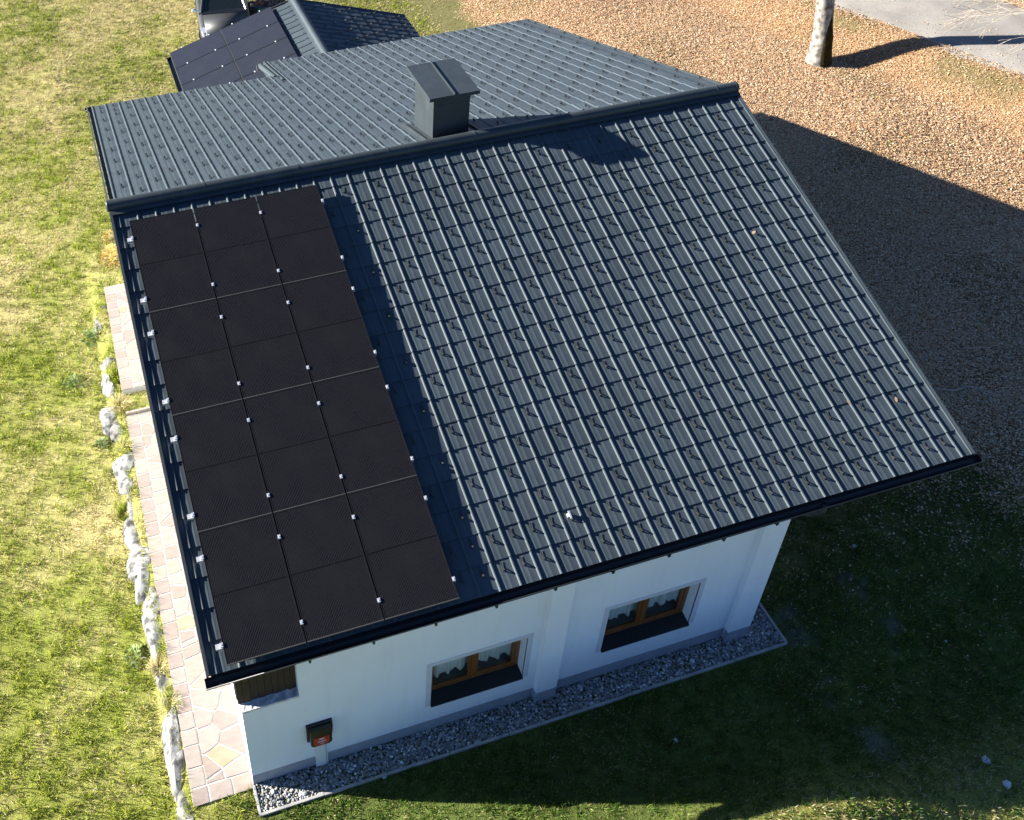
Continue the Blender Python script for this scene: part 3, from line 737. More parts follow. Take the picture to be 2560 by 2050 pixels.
v, f_, lt, c = scatter(iv*(1+.0*iv), ifc, np.stack([px, py, -.035+RNG.uniform(0, .028, n)], 1), sz[:, None]*np.stack([RNG.uniform(.9, 1.7, n), np.ones(n), RNG.uniform(.55, .95, n)], 1), rotz(RNG.uniform(0, 6.28, n), RNG.uniform(0, .8, n), RNG.uniform(0, 6.28, n)), cols)
o = link('gravel', fast_mesh('gravel', v, f_, lt, c), 'pebble', smooth=True); tag(o, 'grey and white pebbles filling the strip along the shaded wall', 'gravel'); o['kind'] = 'stuff'

# ------------------------------------------------------------------ stone path
def clip(poly, n, d):
    out = []
    for i in range(len(poly)):
        a, b = poly[i], poly[(i+1) % len(poly)]; da = a[0]*n[0]+a[1]*n[1]-d; db = b[0]*n[0]+b[1]*n[1]-d
        if da <= 0: out.append(a)
        if da*db < 0: t = da/(da-db); out.append((a[0]+(b[0]-a[0])*t, a[1]+(b[1]-a[1])*t))
    return out
def jag(poly, amp):
    out = []
    for i in range(len(poly)):
        a, b = poly[i], poly[(i+1) % len(poly)]; out.append(a)
        L = math.hypot(b[0]-a[0], b[1]-a[1])
        if L > .12: out.append(((a[0]+b[0])/2+random.uniform(-amp, amp), (a[1]+b[1])/2+random.uniform(-amp, amp)))
    return out
PXL, PXI, PXR = -.685, -.43, WX0-.004
def path(y0, y1, zt, head):
    xl = lambda y: PXL + .010*(y+7)
    base = MB().prism([(xl(y0), y0), (PXR, y0), (PXR, y1), (xl(y1), y1)], 'z', zt-.45, zt-.006).build('path', 'mortar'); base['kind'] = 'structure'
    def stone(poly, mi, dz=0):
        if len(poly) < 3: return
        MB().prism(poly, 'z', zt-.02, zt+dz+random.uniform(0, .005)).build('flagstone', 'flag%d' % mi, base, bevel=.004)
    y = y0; j = .022
    # header slabs across the ends
    ys_, ye_ = y0, y1
    if head in ('front',):
        h = .27; xs_ = [xl(y0)+.0, -.42, -.06, PXR]
        for a, b in zip(xs_[:-1], xs_[1:]): stone(jag([(a+.006, y0), (b-j, y0), (b-j, y0+h-j), (a+.006, y0+h-j)], .004), random.choice((0, 1, 2, 5)))
        ys_ = y0+h
    if head == 'back':
        h = .22; stone(jag([(xl(y1), y1-h), (-.12, y1-h), (-.12, y1), (xl(y1), y1)], .004), 4); stone([(-.10, y1-h), (PXR-.01, y1-h), (PXR-.01, y1), (-.10, y1)], 1); ye_ = y1-h-j
    y = ys_
    while y < ye_-.05:
        h = min(random.uniform(.24, .36), ye_-y)
        if ye_-y-h < .12: h = ye_-y
        e = xl(y); stone(jag([(e+.004, y), (PXI+e-PXL-j, y), (PXI+e-PXL-j, y+h-j), (e+.004, y+h-j)], .005), random.choice((0, 0, 1, 2, 4, 5))); y += h
    # crazy paving
    seeds = []; yy = ys_
    while yy < ye_:
        if random.random() < .45: seeds.append((random.uniform(-.18, .0), yy+random.uniform(0, .12)))
        else:
            a = random.uniform(-.33, -.20); seeds += [(a, yy+random.uniform(-.06, .1)), (a+random.uniform(.26, .36), yy+random.uniform(-.05, .12))]
        if random.random() < .35: seeds.append((random.uniform(-.36, .18), yy+random.uniform(.12, .2)))
        yy += random.uniform(.26, .36)
    for i, p in enumerate(seeds):
        e = xl(p[1]) - PXL
        poly = [(PXI+e, ys_), (PXR-.012, ys_), (PXR-.012, ye_-j), (PXI+e, ye_-j)]
        for k, q2 in enumerate(seeds):
            if k == i: continue
            nx_, ny_ = q2[0]-p[0], q2[1]-p[1]; L = math.hypot(nx_, ny_)
            if L > 1.6 or L < 1e-4: continue
            nx_ /= L; ny_ /= L; poly = clip(poly, (nx_, ny_), p[0]*nx_+p[1]*ny_+L/2-.013)
            if len(poly) < 3: break
        if len(poly) >= 3: stone(jag(poly, .008), random.choice((0, 1, 1, 2, 0, 3, 4, 4, 2, 5)))
    return base
path(-7.06, .98, .0, 'front'); path(1.62, 5.05, .12, 'back')
tag(MB().box(-.60, .20, 1.005, 1.055, -.3, .055).build('edging_board', 'board', bevel=.006), 'weathered timber board closing the end of the lower stone path', 'board')

# boulders along the path
def boulder(x, y, z, sx, sy, sz, seed, a, label):
    rs = np.random.default_rng(seed); import bmesh
    bm = bmesh.new(); bmesh.ops.create_icosphere(bm, subdivisions=3, radius=1)
    planes = [(lambda v: v/np.linalg.norm(v))(rs.normal(size=3)) for _ in range(15)]; offs = rs.uniform(.48, .88, 15)
    off3 = rs.uniform(0, 50, 3)
    for v in bm.verts:
        p = np.array(v.co)
        for nn, d in zip(planes, offs):
            e = p@nn-d
            if e > 0: p = p-nn*e*.9
        p *= 1+.09*(float(vnoise(p[0]*2+off3[0], p[1]*2+p[2]*1.7+off3[1], 1.6, seed % 17))-.5)
        v.co = p*np.array([sx, sy, sz])
    me = bpy.data.meshes.new('boulder'); bm.to_mesh(me); bm.free()
    o = link('boulder', me, 'rock', smooth=24); o.location = (x, y, z); o.rotation_euler.z = a
    tag(o, label, 'rock', 'boulders shoring up the stone path')
RK = [(258, 770, .10, .14, 'small pale boulder beside the upper end of the stone path'), (258, 805, .19, .30, 'large grey boulder at the upper stone path, above the leafy weeds'), (270, 900, .17, .20, 'half buried pale boulder below the leafy weeds'), (272, 955, .12, .30, 'long buried pale boulder under grass beside the upper path'),
      (282, 1020, .20, .26, 'cracked white boulder beside the gap between the two path sections'), (272, 1050, .13, .18, 'low white boulder in the grass beside the edging board'), (303, 1076, .18, .24, 'pointed white boulder at the start of the lower path'), (318, 1155, .20, .27, 'bright rounded white boulder beside the lower path'),
      (325, 1205, .19, .22, 'grey streaked boulder directly below the bright white one'), (332, 1265, .17, .38, 'long grey boulder with brown leaves on it'), (346, 1340, .18, .32, 'pale boulder with dark hollow in its top'), (352, 1395, .22, .30, 'grey and white boulder beside the middle of the lower path'),
      (362, 1450, .19, .24, 'white boulder wedged against its larger neighbour'), (380, 1500, .18, .26, 'speckled white boulder with a dark foot'), (392, 1570, .21, .38, 'biggest bright white boulder beside the lower path'), (408, 1690, .17, .34, 'dark grey boulder beside dry grass tuft'),
      (428, 1830, .15, .40, 'long grey boulder with black cavity'), (445, 1925, .19, .24, 'rounded pale grey boulder beside the last path slabs'), (464, 2020, .17, .36, 'pale boulder at the front corner of the path')]
for i, (px_, py_, sx, sy, lb) in enumerate(RK):
    p = G(px_, py_, -.02)
    boulder(min(p[0], PXL+.010*(p[1]+7)-sx*.55), p[1], -.25, sx*1.5, sy*(1.6 if py_ < 1130 else 2.05), .29, 100+i, random.uniform(-.25, .25), lb)

# ------------------------------------------------------------------ garage behind the house
GX, GZR, GY0, GY1 = 6.45, 2.15, 8.35, 14.05
gar = thing('garage', (6.3, 11.2, -1.2), 'low garage with dark tile roof and ridge at right angles to the house', 'garage')
SL_, SR_ = 4.03, 3.74
MGL = Matrix(((0, CP, -SP, GX), (-1, 0, 0, GY1), (0, SP, CP, GZR), (0, 0, 0, 1)))
MGR = Matrix(((0, -CP, SP, GX), (1, 0, 0, GY0), (0, SP, CP, GZR), (0, 0, 0, 1)))
def GP(name, mb, m, **kw): return mb.build(name, m, gar, **kw)
GLn = GY1-GY0
mb = MB(); slope_box(mb, MGL, .02, GLn, 0, SL_-.03, -.12, -.012); slope_box(mb, MGR, 0, GLn-.02, 0, SR_-.03, -.12, -.012); GP('roof_deck', mb, 'soffit')
xl_, xr_ = GX-SL_*CP, GX+SR_*CP
mb = MB().prism([(xl_+.3, -2), (xr_-.3, -2), (xr_-.3, GZR-(xr_-.3-GX)*SP/CP-.14), (GX, GZR-.14), (xl_+.3, GZR-(GX-xl_-.3)*SP/CP-.14)], 'y', GY0+.3, GY1-.3); GP('wall', mb, 'plaster')
mb = MB(); slope_box(mb, MGL, -.03, 0, .0, SL_, -.2, .05); GP('verge_trim', mb, 'trim_metal')
mb = MB(); slope_box(mb, MGR, GLn, GLn+.03, .0, SR_, -.2, .045); GP('verge_trim', mb, 'trim_metal')
sgl = bpy.data.objects.new('roof_slope', None); sgr = bpy.data.objects.new('roof_slope', None)
for s_ in (sgl, sgr): COL.objects.link(s_); s_.parent = gar; s_.matrix_parent_inverse = WORLD[gar.name].inverted()
def gslope(Mx, S, par, hooks):
    r = 0
    while S-.42*r > .25:
        s = S-.42*r; L = .42 if s > .5 else s-.06; x = 0; first = r % 2
        while x < GLn-.1:
            kind = 'half' if (first or x+.6 > GLn-.02) else 'full'; first = 0
            o = bpy.data.objects.new('roof_tile', TM[kind]); COL.objects.link(o); o.parent = par; o.matrix_basis = Mx @ Matrix.Translation((x, -s, 0)) @ Matrix.Diagonal((1, L/.42, 1, 1))
            x += .3 if kind == 'half' else .6
        if hooks and s > .7:
            for c in range(int(GLn/.3)):
                if r >= 1 and (c+r) % 2: continue
                o = bpy.data.objects.new('snow_hook', HM); COL.objects.link(o); o.parent = par; o.matrix_basis = Mx @ Matrix.Translation((.3*c+.14, -(s-.42+.175), .006))
        r += 1
gslope(MGL, SL_, sgl, False); gslope(MGR, SR_, sgr, True)
mb = MB(); pr = [(-.16, -.045), (-.105, -.02)] + [(.10*math.cos(math.radians(190-200*k/12)), .10*math.sin(math.radians(190-200*k/12))) for k in range(13)] + [(.105, -.02), (.16, -.045)]
n = len(pr); mb.add([(GX+p[0], GY0, GZR+.04+p[1]) for p in pr]+[(GX+p[0], GY1+.05, GZR+.04+p[1]) for p in pr], [(n+i, n+i+1, i+1, i) for i in range(n-1)] + [tuple(range(n, 2*n))]); GP('ridge_cap', mb, 'tile_metal', smooth=35)
gutter('gutter', GY0, GY1+.05, xl_-.05, GZR-SL_*SP-.05, .075, gar, dirx=False)
GM = make_panel_meshes(.99, 1.65, 'cells_blue', 'garage_solar')
gc = MB().box(-.030, .030, -.018, .018, -.02, .012).mesh('clamp_g'); gc.materials.append(M['aluminium'])
RWN = ['first row at the far gable', 'second row from the far gable', 'third row from the far gable', 'fourth row from the far gable']
for r in range(4):
    for c in range(2):
        o = thing('solar_panel', (0, 0, 0), 'blue grey garage solar panel, %s, %s' % (RWN[r], ('next to the ridge', 'next to the gutter')[c]), 'solar panel', 'solar panels on the garage roof')
        o.matrix_basis = MGL @ Matrix.Translation((.02+.495+r*1.005, -(.70+.825+c*1.665), .12))
        child('panel_frame', GM[0], o); child('cell_glass', GM[1], o)
        for yy in (-.43, .47): child('clamp', gc, o, Matrix.Translation((.4975, yy, .004)))
        if r == 0:
            for yy in (-.43, .47): child('clamp', gc, o, Matrix.Translation((-.505, yy, .004)))

# ------------------------------------------------------------------ car
p = G(507, 92, -.50)
TH = math.radians(-7.5)
carloc = Vector((p[0] + .80*math.cos(TH), p[1] - .05 + .80*math.sin(TH), float(gz(p[0]+.8, p[1]+1))))
car = thing('parked_car', tuple(carloc), 'dark grey car parked behind the garage, bonnet towards the house', 'car')
car.rotation_euler.z = TH; WORLD[car.name] = Matrix()      # children in car space
def CPt(name, mb, m, par=None, **kw): return mb.build(name, m, par or car, **kw)
st = [(0, .60, .36, .50, .60, .62), (.07, .74, .28, .52, .66, .70), (.22, .84, .24, .55, .74, .80), (.6, .885, .22, .58, .84, .92), (1.15, .90, .22, .6, .93, 1.01), (1.5, .905, .22, .6, .95, 1.03), (3.8, .905, .22, .6, .97, 1.04), (4.15, .86, .26, .6, .95, 1.02), (4.3, .74, .34, .6, .9, .95)]
mb = MB(); rings = []
for y, w, zb_, zm, zs, zt in st:
    half = [(-w*.9, zb_), (-w, zb_+.1), (-w, zm), (-w*.985, zs-.06), (-w*.94, zs), (-w*.80, zt-.03), (-w*.5, zt), (0, zt+.008)]
    ring = half + [(-a, b) for a, b in half[-2::-1]]; rings.append([(a, y, b) for a, b in ring])
n = len(rings[0]); mb.v = [q for r in rings for q in r]
for i in range(len(rings)-1):
    for k in range(n): mb.f.append((i*n+k, i*n+(k+1) % n, (i+1)*n+(k+1) % n, (i+1)*n+k))
mb.f += [tuple(range(n)), tuple(range((len(rings)-1)*n, len(rings)*n))[::-1]]
body = CPt('car_body', mb, 'car_paint', smooth=38)
def quad_strip(l, r, m, name, par=None):      # two polylines
    mb = MB(); k = len(l); mb.v = list(l)+list(r); mb.f = [(i, i+1, k+i+1, k+i) for i in range(k-1)]; return CPt(name, mb, m, par, smooth=True)
hd = quad_strip([(-.64, .16, .775), (-.70, .6, .925), (-.72, 1.1, 1.012)], [(.64, .16, .775), (.70, .6, .925), (.72, 1.1, 1.012)], 'car_paint', 'bonnet')
sol = hd.modifiers.new('t', 'SOLIDIFY'); sol.thickness = .03; sol.offset = 0
CPt('cowl', MB().prism([(1.08, 1.0), (1.30, 1.0), (1.30, 1.06), (1.08, 1.035)], 'x', -.74, .74), 'box_black')
# greenhouse
gb_ = [(-.76, 1.22), (.76, 1.22), (.80, 2.4), (.78, 4.05), (-.78, 4.05), (-.80, 2.4)]
gt = [(-.58, 2.02), (.58, 2.02), (.62, 2.6), (.58, 3.75), (-.58, 3.75), (-.62, 2.6)]
mb = MB(); mb.v = [(x, y, 1.02) for x, y in gb_] + [(x, y, 1.47) for x, y in gt]
mb.f = [(i, (i+1) % 6, 6+(i+1) % 6, 6+i) for i in range(6)] + [(6, 7, 8, 9, 10, 11)]
CPt('windscreen', mb, 'car_glass')
mb = MB(); mb.v = [(x*1.02, y, 1.475) for x, y in gt] + [(x*.85, y+(.08 if i < 2 else (-.1 if i in (3, 4) else 0)), 1.515) for i, (x, y) in enumerate(gt)]
mb.f = [(i, (i+1) % 6, 6+(i+1) % 6, 6+i) for i in range(6)] + [(6, 7, 8, 9, 10, 11)]
CPt('car_roof', mb, 'car_paint', smooth=30)
for s_ in (-1, 1):
    CPt('a_pillar', MB().tube([(s_*.775, 1.20, 1.03), (s_*.60, 2.02, 1.49)], .030, 6), 'chrome' if s_ > 0 else 'car_paint')
    CPt('window_trim', MB().tube([(s_*.80, 1.30, 1.045), (s_*.83, 2.5, 1.06), (s_*.80, 3.9, 1.06)], .012, 5), 'chrome')
    mb = MB(); mb.v = [(s_*.30, .075, .66), (s_*.66, .15, .69), (s_*.86, .48, .80), (s_*.70, .50, .86), (s_*.58, .26, .80), (s_*.30, .12, .73)]; mb.v += [(a*.97, b+.05, c-.05) for a, b, c in mb.v]
    mb.f = [(0, 1, 2, 3, 4, 5), (11, 10, 9, 8, 7, 6)] + [(i, (i+1) % 6, 6+(i+1) % 6, 6+i) for i in range(6)]
    mb.v = [(a*1.03, b-.03, c+.02) for a, b, c in mb.v]
    CPt('headlight', mb, 'car_lamp')
    me_ = MB(); me_.tube([(s_*.90, 1.42, 1.02), (s_*.98, 1.40, 1.06), (s_*1.08, 1.39, 1.07)], [.03, .075, .05], 8); CPt('mirror', me_, 'car_lamp' if s_ < 0 else 'car_paint', smooth=True)
    for y in (.82, 3.45):
        w_ = CPt('wheel', MB().tube([(s_*.70, y, .31), (s_*.915, y, .31)], .31, 24), 'tyre'); CPt('rim', MB().tube([(s_*.90, y, .31), (s_*.925, y, .31)], .20, 16), 'chrome', w_)
CPt('grille', MB().box(-.32, .32, -.012, .03, .50, .61), 'box_black'); CPt('bumper', MB().box(-.6, .6, -.03, .1, .30, .46), 'car_paint', bevel=.04)
CPt('steering_wheel', MB().tube([(.33+.17*math.cos(a), 1.95+.10*math.sin(a), 1.10+.13*math.sin(a)) for a in np.linspace(0, 2*PI, 17)], .018, 5), 'box_black')
CPt('sticker', MB().box(-.03, .03, 1.955, 1.965, 1.44, 1.455), 'white_plastic')

# things stored behind the garage gable
def pot(px_, py_, r, h, m, label):
    p = G(px_, py_, -.85); z = float(gz(p[0], p[1]))
    mb = MB(); n = 18; prof = [(r*.75, 0), (r, h), (r*1.06, h), (r*1.06, h+.03), (r*.9, h+.03), (r*.85, h*.85), (0.001, h*.85)]
    mb.v = [(q*math.cos(2*PI*k/n), q*math.sin(2*PI*k/n), zz) for q, zz in prof for k in range(n)]
    mb.f = [(i*n+k, i*n+(k+1) % n, (i+1)*n+(k+1) % n, (i+1)*n+k) for i in range(len(prof)-1) for k in range(n)]
    o = mb.build('plant_pot', m, smooth=40); o.location = (p[0], p[1], z); tag(o, label, 'pot'); return p, z+h
P1, zt1 = pot(655, 14, .32, .42, 'bucket_teal', 'teal round tub behind the garage gable')
P2, zt2 = pot(690, 12, .38, .45, 'pot', 'dark grey planter behind the garage gable, beside the teal tub')
pl = G(618, 30, -1.2)
pal_ = thing('timber_pallet', (pl[0], pl[1], float(gz(pl[0], pl[1]))), 'dark timber pallet lying behind the garage beside the car', 'pallet')
WORLD[pal_.name] = Matrix(); pal_.rotation_euler.z = .3
for k in range(7): MB().box(-.55+.16*k, -.55+.16*k+.13, -.5, .5, .12, .14).build('slat', 'old_wood', pal_)
for k in range(3): MB().box(-.55, .54, -.5+.45*k, -.42+.45*k, 0, .12).build('bearer', 'old_wood', pal_)
p = G(630, 5, -.9); z = float(gz(p[0], p[1])); tag(MB().tube([(p[0]-.7, p[1]-.3, z+.25), (p[0]+.7, p[1]+.35, z+.75)], .02, 8).build('metal_pole', 'aluminium'), 'thin bright metal pole leaning behind the garage', 'pole')

# ------------------------------------------------------------------ trees
def grow(mb, p, d, r, L, depth, rng, spread=.55, droop=0., seg=4, split=2, minr=.004):
    pts = [p]; rad = [r]; dd = d
    for i in range(seg):
        dd = (dd + Vector((rng.uniform(-1, 1), rng.uniform(-1, 1), rng.uniform(-1, 1)))*.13 + Vector((0, 0, -droop))).normalized()
        p = p + dd*(L/seg); pts.append(p); rad.append(max(minr, r*(1-.55*(i+1)/seg)))
        if depth > 0 and i > 0 and rng.random() < .75:
            a = Vector((rng.uniform(-1, 1), rng.uniform(-1, 1), rng.uniform(-.5, .8))).normalized()
            grow(mb, p, (dd + a*spread*1.3).normalized(), rad[-1]*.62, L*rng.uniform(.5, .75), depth-1, rng, spread, droop, max(3, seg-1), split, minr)
    mb.tube(pts, rad, 6 if r > .03 else (5 if r > .012 else 4), caps=False)
    if depth > 0:
        for _ in range(split):
            a = Vector((rng.uniform(-1, 1), rng.uniform(-1, 1), rng.uniform(-.4, .7))).normalized()
            grow(mb, p, (dd + a*spread).normalized(), rad[-1]*.8, L*rng.uniform(.6, .85), depth-1, rng, spread, droop, max(3, seg-1), split, minr)
zt_ = -.30
tz = zt_
for _ in range(60):
    p = G(2046, 156, tz); tz += .3*(float(gz(p[0], p[1]))-tz)
tree = thing('tree', (p[0], p[1], tz), 'grey barked tree with mossy foot standing among fallen leaves', 'tree')
tp = Vector((p[0], p[1], tz-.25)); rng = random.Random(5)
pts = [tp + Vector((-.075*k + .05*math.sin(k*.9), .03*k, .62*k)) for k in range(15)]
rad = [.36, .29, .262, .25, .245, .24, .235, .23, .225, .22, .21, .2, .195, .19, .18]
mb = MB(); nn = 20; 
for i, (c, r) in enumerate(zip(pts, rad)):
    for k in range(nn):
        a = 2*PI*k/nn; rr = r*(1+.10*(float(vnoise(math.cos(a)*1.5+i*.33, math.sin(a)*1.5+i*.2, 1.4, 50))-.5) + (.16*max(0, math.sin(a*5+.6))*(1-i/2) if i < 2 else 0))
        mb.v.append((c.x+rr*math.cos(a), c.y+rr*math.sin(a), c.z))
mb.f = [(i*nn+k, i*nn+(k+1) % nn, (i+1)*nn+(k+1) % nn, (i+1)*nn+k) for i in range(len(pts)-1) for k in range(nn)]
tk = mb.build('trunk', 'bark', tree, smooth=True)
mb = MB()          # moss clinging to the side away from the sun
for i in range(5):
    for j in range(9):
        a = -2.05 + 1.75*j/8 + .12*math.sin(i*2.1+j); f = (i)/4; hh = .12 + f*1.75*(1-.45*abs(j-4)/4) 
        ii = hh/.62; i0 = min(int(ii), 13); fr_ = ii-i0; c = pts[i0].lerp(pts[i0+1], fr_); r = rad[i0]*(1-fr_)+rad[i0+1]*fr_
        r = r*(1.20 - .10*min(1, hh) + .05*random.random()) + (.0 if 0 < i < 4 and 0 < j < 8 else -.03)
        mb.v.append((c.x+r*math.cos(a), c.y+r*math.sin(a), c.z))
mb.f = [(i*9+j, i*9+j+1, (i+1)*9+j+1, (i+1)*9+j) for i in range(4) for j in range(8)]
mb.build('moss', 'moss', tk, smooth=True)
mb = MB()
for k in range(5): grow(mb, pts[-1 - (k % 3)*2], Vector((math.cos(k*1.3), math.sin(k*1.3), 1.0+.2*k)).normalized(), .13, 2.6, 2, rng, .6)
mb.build('crown', 'bark', tree, smooth=True)
p = G(2720, 190, -.5); z = float(gz(p[0], p[1])); p = G(2720, 190, z)
t2 = thing('bare_tree', (p[0], p[1], z), 'leafless tree with pale twigs reaching over the road', 'tree')
rng = random.Random(21); mb = MB().tube([(p[0], p[1], z-.2), (p[0]-.1, p[1], z+1.2), (p[0]-.15, p[1]+.05, z+2.4), (p[0]-.1, p[1]+.1, z+3.6), (p[0], p[1], z+5)], [.16, .13, .11, .09, .05], 10); mb.build('trunk', 'twig', t2, smooth=True)
mb = MB()
for k in range(11):
    a = PI*.62 + .16*k + rng.uniform(-.1, .1); h = 1.0+.33*k
    grow(mb, Vector((p[0]-.1, p[1], z+h)), Vector((math.cos(a), math.sin(a), .18 + .04*k)).normalized(), .045, 1.5, 3, rng, .5, .04, 4, 2, .0045)
mb.build('crown', 'twig', t2, smooth=True)

# ------------------------------------------------------------------ grass, leaves
def inview(x, y, z, mg=.18):
    P = np.stack([x, y, np.asarray(z)-Z0], -1) - CAMC
    qx = P@CAMR[0]; qy = P@CAMR[1]; qz = -(P@CAMR[2])
    u = (CX+FPX*qx/qz)/2560; v = (CY-FPX*qy/qz)/2050
    return (qz > 0) & (u > -mg) & (u < 1+mg) & (v > -mg) & (v < 1+mg)
def free(x, y):
    k = np.ones(np.shape(x), bool)
    k &= ~((x > -.70+.010*(y+7)) & (x < WX1) & (y > -7.06) & (y < 1.0))
    k &= ~((x > -.70+.010*(y+7)) & (x < WX1) & (y > 1.62) & (y < 5.08))
    k &= ~((x > WX0) & (x < WX1) & (y > -7) & (y < 7))
    k &= ~((x > WX0-.02) & (x < 9.21) & (y > KY-.02) & (y < -6.2))
    k &= ~((x > xl_+.3) & (x < xr_-.3) & (y > GY0+.3) & (y < GY1-.3))
    rd = road_d(x, y); k &= ~((rd > -.05) & (rd < ROADW+.05))
    return k
BV = np.array([(-1, 0, 0), (1, 0, 0), (-.8, .16, .55), (.8, .16, .55), (0, .55, 1.)], float); BF = np.array([(0, 1, 3), (0, 3, 2), (2, 3, 4)])
def rect(n, x0, x1, y0, y1): return RNG.uniform(x0, x1, n), RNG.uniform(y0, y1, n)
def tufts(nt, box, per, r, keep, dryf, lens, wid, name, label, greens, straws, tilt=.9, bias=0):
    tx, ty = rect(nt, *box); tz_ = gz(tx, ty); ok = inview(tx, ty, tz_) & free(tx, ty) & (RNG.random(nt) < keep(tx, ty)); tx, ty = tx[ok], ty[ok]; nt = len(tx)
    ts = RNG.uniform(.65, 1.35, nt); td = dryf(tx, ty) + RNG.normal(0, .22, nt)
    hue = RNG.random(nt)
    n = nt*per; k = np.repeat(np.arange(nt), per)
    a = RNG.uniform(0, 2*PI, n); rr = r*np.sqrt(RNG.random(n))*ts[k]
    x = tx[k]+rr*np.cos(a); y = ty[k]+rr*np.sin(a); z = gz(x, y)-.01
    ok = free(x, y); x, y, z, a, k, rr = x[ok], y[ok], z[ok], a[ok], k[ok], rr[ok]; n = len(x)
    yaw = a - PI/2 + RNG.normal(0, .7, n)
    L = RNG.uniform(*lens, n)*ts[k]; W = RNG.uniform(*wid, n)
    isdry = RNG.random(n) < np.clip(td[k], .03, .95)
    g = greens[RNG.integers(0, len(greens), n)]*(.75+.5*hue[k])[:, None]; s = straws[RNG.integers(0, len(straws), n)]
    c = np.where(isdry[:, None], s, g)*RNG.uniform(.7, 1.25, (n, 1))
    tl = RNG.uniform(.1, tilt, n) + isdry*RNG.uniform(0, .5, n)
    v, f_, lt, cc = scatter(BV, BF, np.stack([x, y, z], 1), np.stack([W, L, L*(1-.35*isdry)], 1), rotz(yaw, tl*.7, yaw+PI/2), c)
    o = link(name, fast_mesh(name, v, f_, lt, cc), 'blade'); tag(o, label, 'grass'); o['kind'] = 'stuff'; return n
GRN = np.array([(.21, .27, .022), (.29, .34, .034), (.36, .38, .055), (.10, .16, .018)]); STR = np.array([(.62, .54, .29), (.52, .43, .20), (.68, .62, .40), (.40, .31, .14)])
nb = tufts(58000, (-8, 11.9, -8.8, 30), 14, .07, lambda x, y: np.where((x < .3) | (y > 7), 1., 0.)*(1-.0*x), dry, (.05, .13), (.004, .008), 'meadow_grass', 'sunlit green and straw coloured meadow grass sloping beside the stone path', GRN, STR)
GR2 = np.array([(.075, .15, .016), (.105, .18, .024), (.14, .20, .032), (.05, .11, .018)])
nb2 = tufts(19000, (-1, 15, -13.5, -5), 11, .07, lambda x, y: np.where((x > -.2), 1., 0.)*(1-.92*dirt(x, y))*(1-.9*leafy(x, y)), lambda x, y: .08+.42*(1-sm(-10.3, -9.2, y))+.25*sm(8, 12, x)*vnoise(x, y, .8, 60) + .22*(vnoise(x, y, .9, 61) > .62), (.04, .09), (.0045, .008), 'lawn_grass', 'short green lawn grass in the shade in front of the house', GR2, STR*.8)  # more straw blades toward the front: sunlight painted into the grass colour
nb3 = tufts(9000, (8.5, 32, -9, 24), 9, .08, lambda x, y: np.where((x > 9.3) | (y > 8), 1., 0.)*np.clip(1.05-leafy(x, y), .05, 1)*(1-.9*dirt(x, y)), lambda x, y: .35+.4*vnoise(x, y, .7, 62), (.05, .11), (.004, .008), 'rough_grass', 'rough grass patches between the fallen leaves and along the road', GRN*.8, STR)
# fallen leaves
LV = np.array([(-.5, 0, .0), (-.12, -.26, .03), (.5, 0, .10), (-.12, .26, .05), (.25, .2, .08), (.25, -.2, .06)], float); LF = np.array([(0, 1, 3), (1, 4, 3), (1, 5, 4), (5, 2, 4)])
LV2 = np.array([(-.5, 0, .0), (0, -.30, .07), (.5, 0, .04), (0, .30, .09)], float); LF2 = np.array([(0, 1, 2), (0, 2, 3)])
n = 1900000; x, y = rect(n, 8.6, 32, -9, 24); z = gz(x, y)
ok = inview(x, y, z) & (RNG.random(n) < leafy(x, y)*.98+.004*(x > 9.3)) & ~((road_d(x, y) > .1) & (road_d(x, y) < ROADW-.1) & (RNG.random(n) > .012)) & ~((x < 9.4) & (y < -6.2)) & ~((x > xl_+.3) & (x < xr_-.3) & (y > GY0) & (y < GY1-.2))
x, y, z = x[ok], y[ok], z[ok]; n = len(x); road_in = (road_d(x, y) > 0) & (road_d(x, y) < ROADW)
z = np.where(road_in, ROADZ+ROADT*road_d(x, y)+.045, z+RNG.uniform(.005, .045, n))
LP = np.array([(.64, .44, .26), (.56, .34, .19), (.71, .55, .37), (.35, .18, .10), (.76, .65, .51), (.62, .35, .19), (.55, .43, .25)]); wl_ = np.array([.24, .17, .2, .11, .1, .08, .1])
c = LP[RNG.choice(7, n, p=wl_)]*RNG.uniform(.75, 1.15, (n, 1)); sz = RNG.uniform(.03, .068, n)
v, f_, lt, cc = scatter(LV2, LF2, np.stack([x, y, z], 1), np.stack([sz, sz*RNG.uniform(.6, 1.1, n), sz*RNG.uniform(.3, 2.2, n)], 1), rotz(RNG.uniform(0, 6.28, n), np.abs(RNG.normal(0, .30, n)), RNG.uniform(0, 6.28, n)), c)
o = link('leaf_litter', fast_mesh('leaf_litter', v, f_, lt, cc), 'leaf'); tag(o, 'thick carpet of fallen orange and tan leaves round the tree', 'leaves'); o['kind'] = 'stuff'
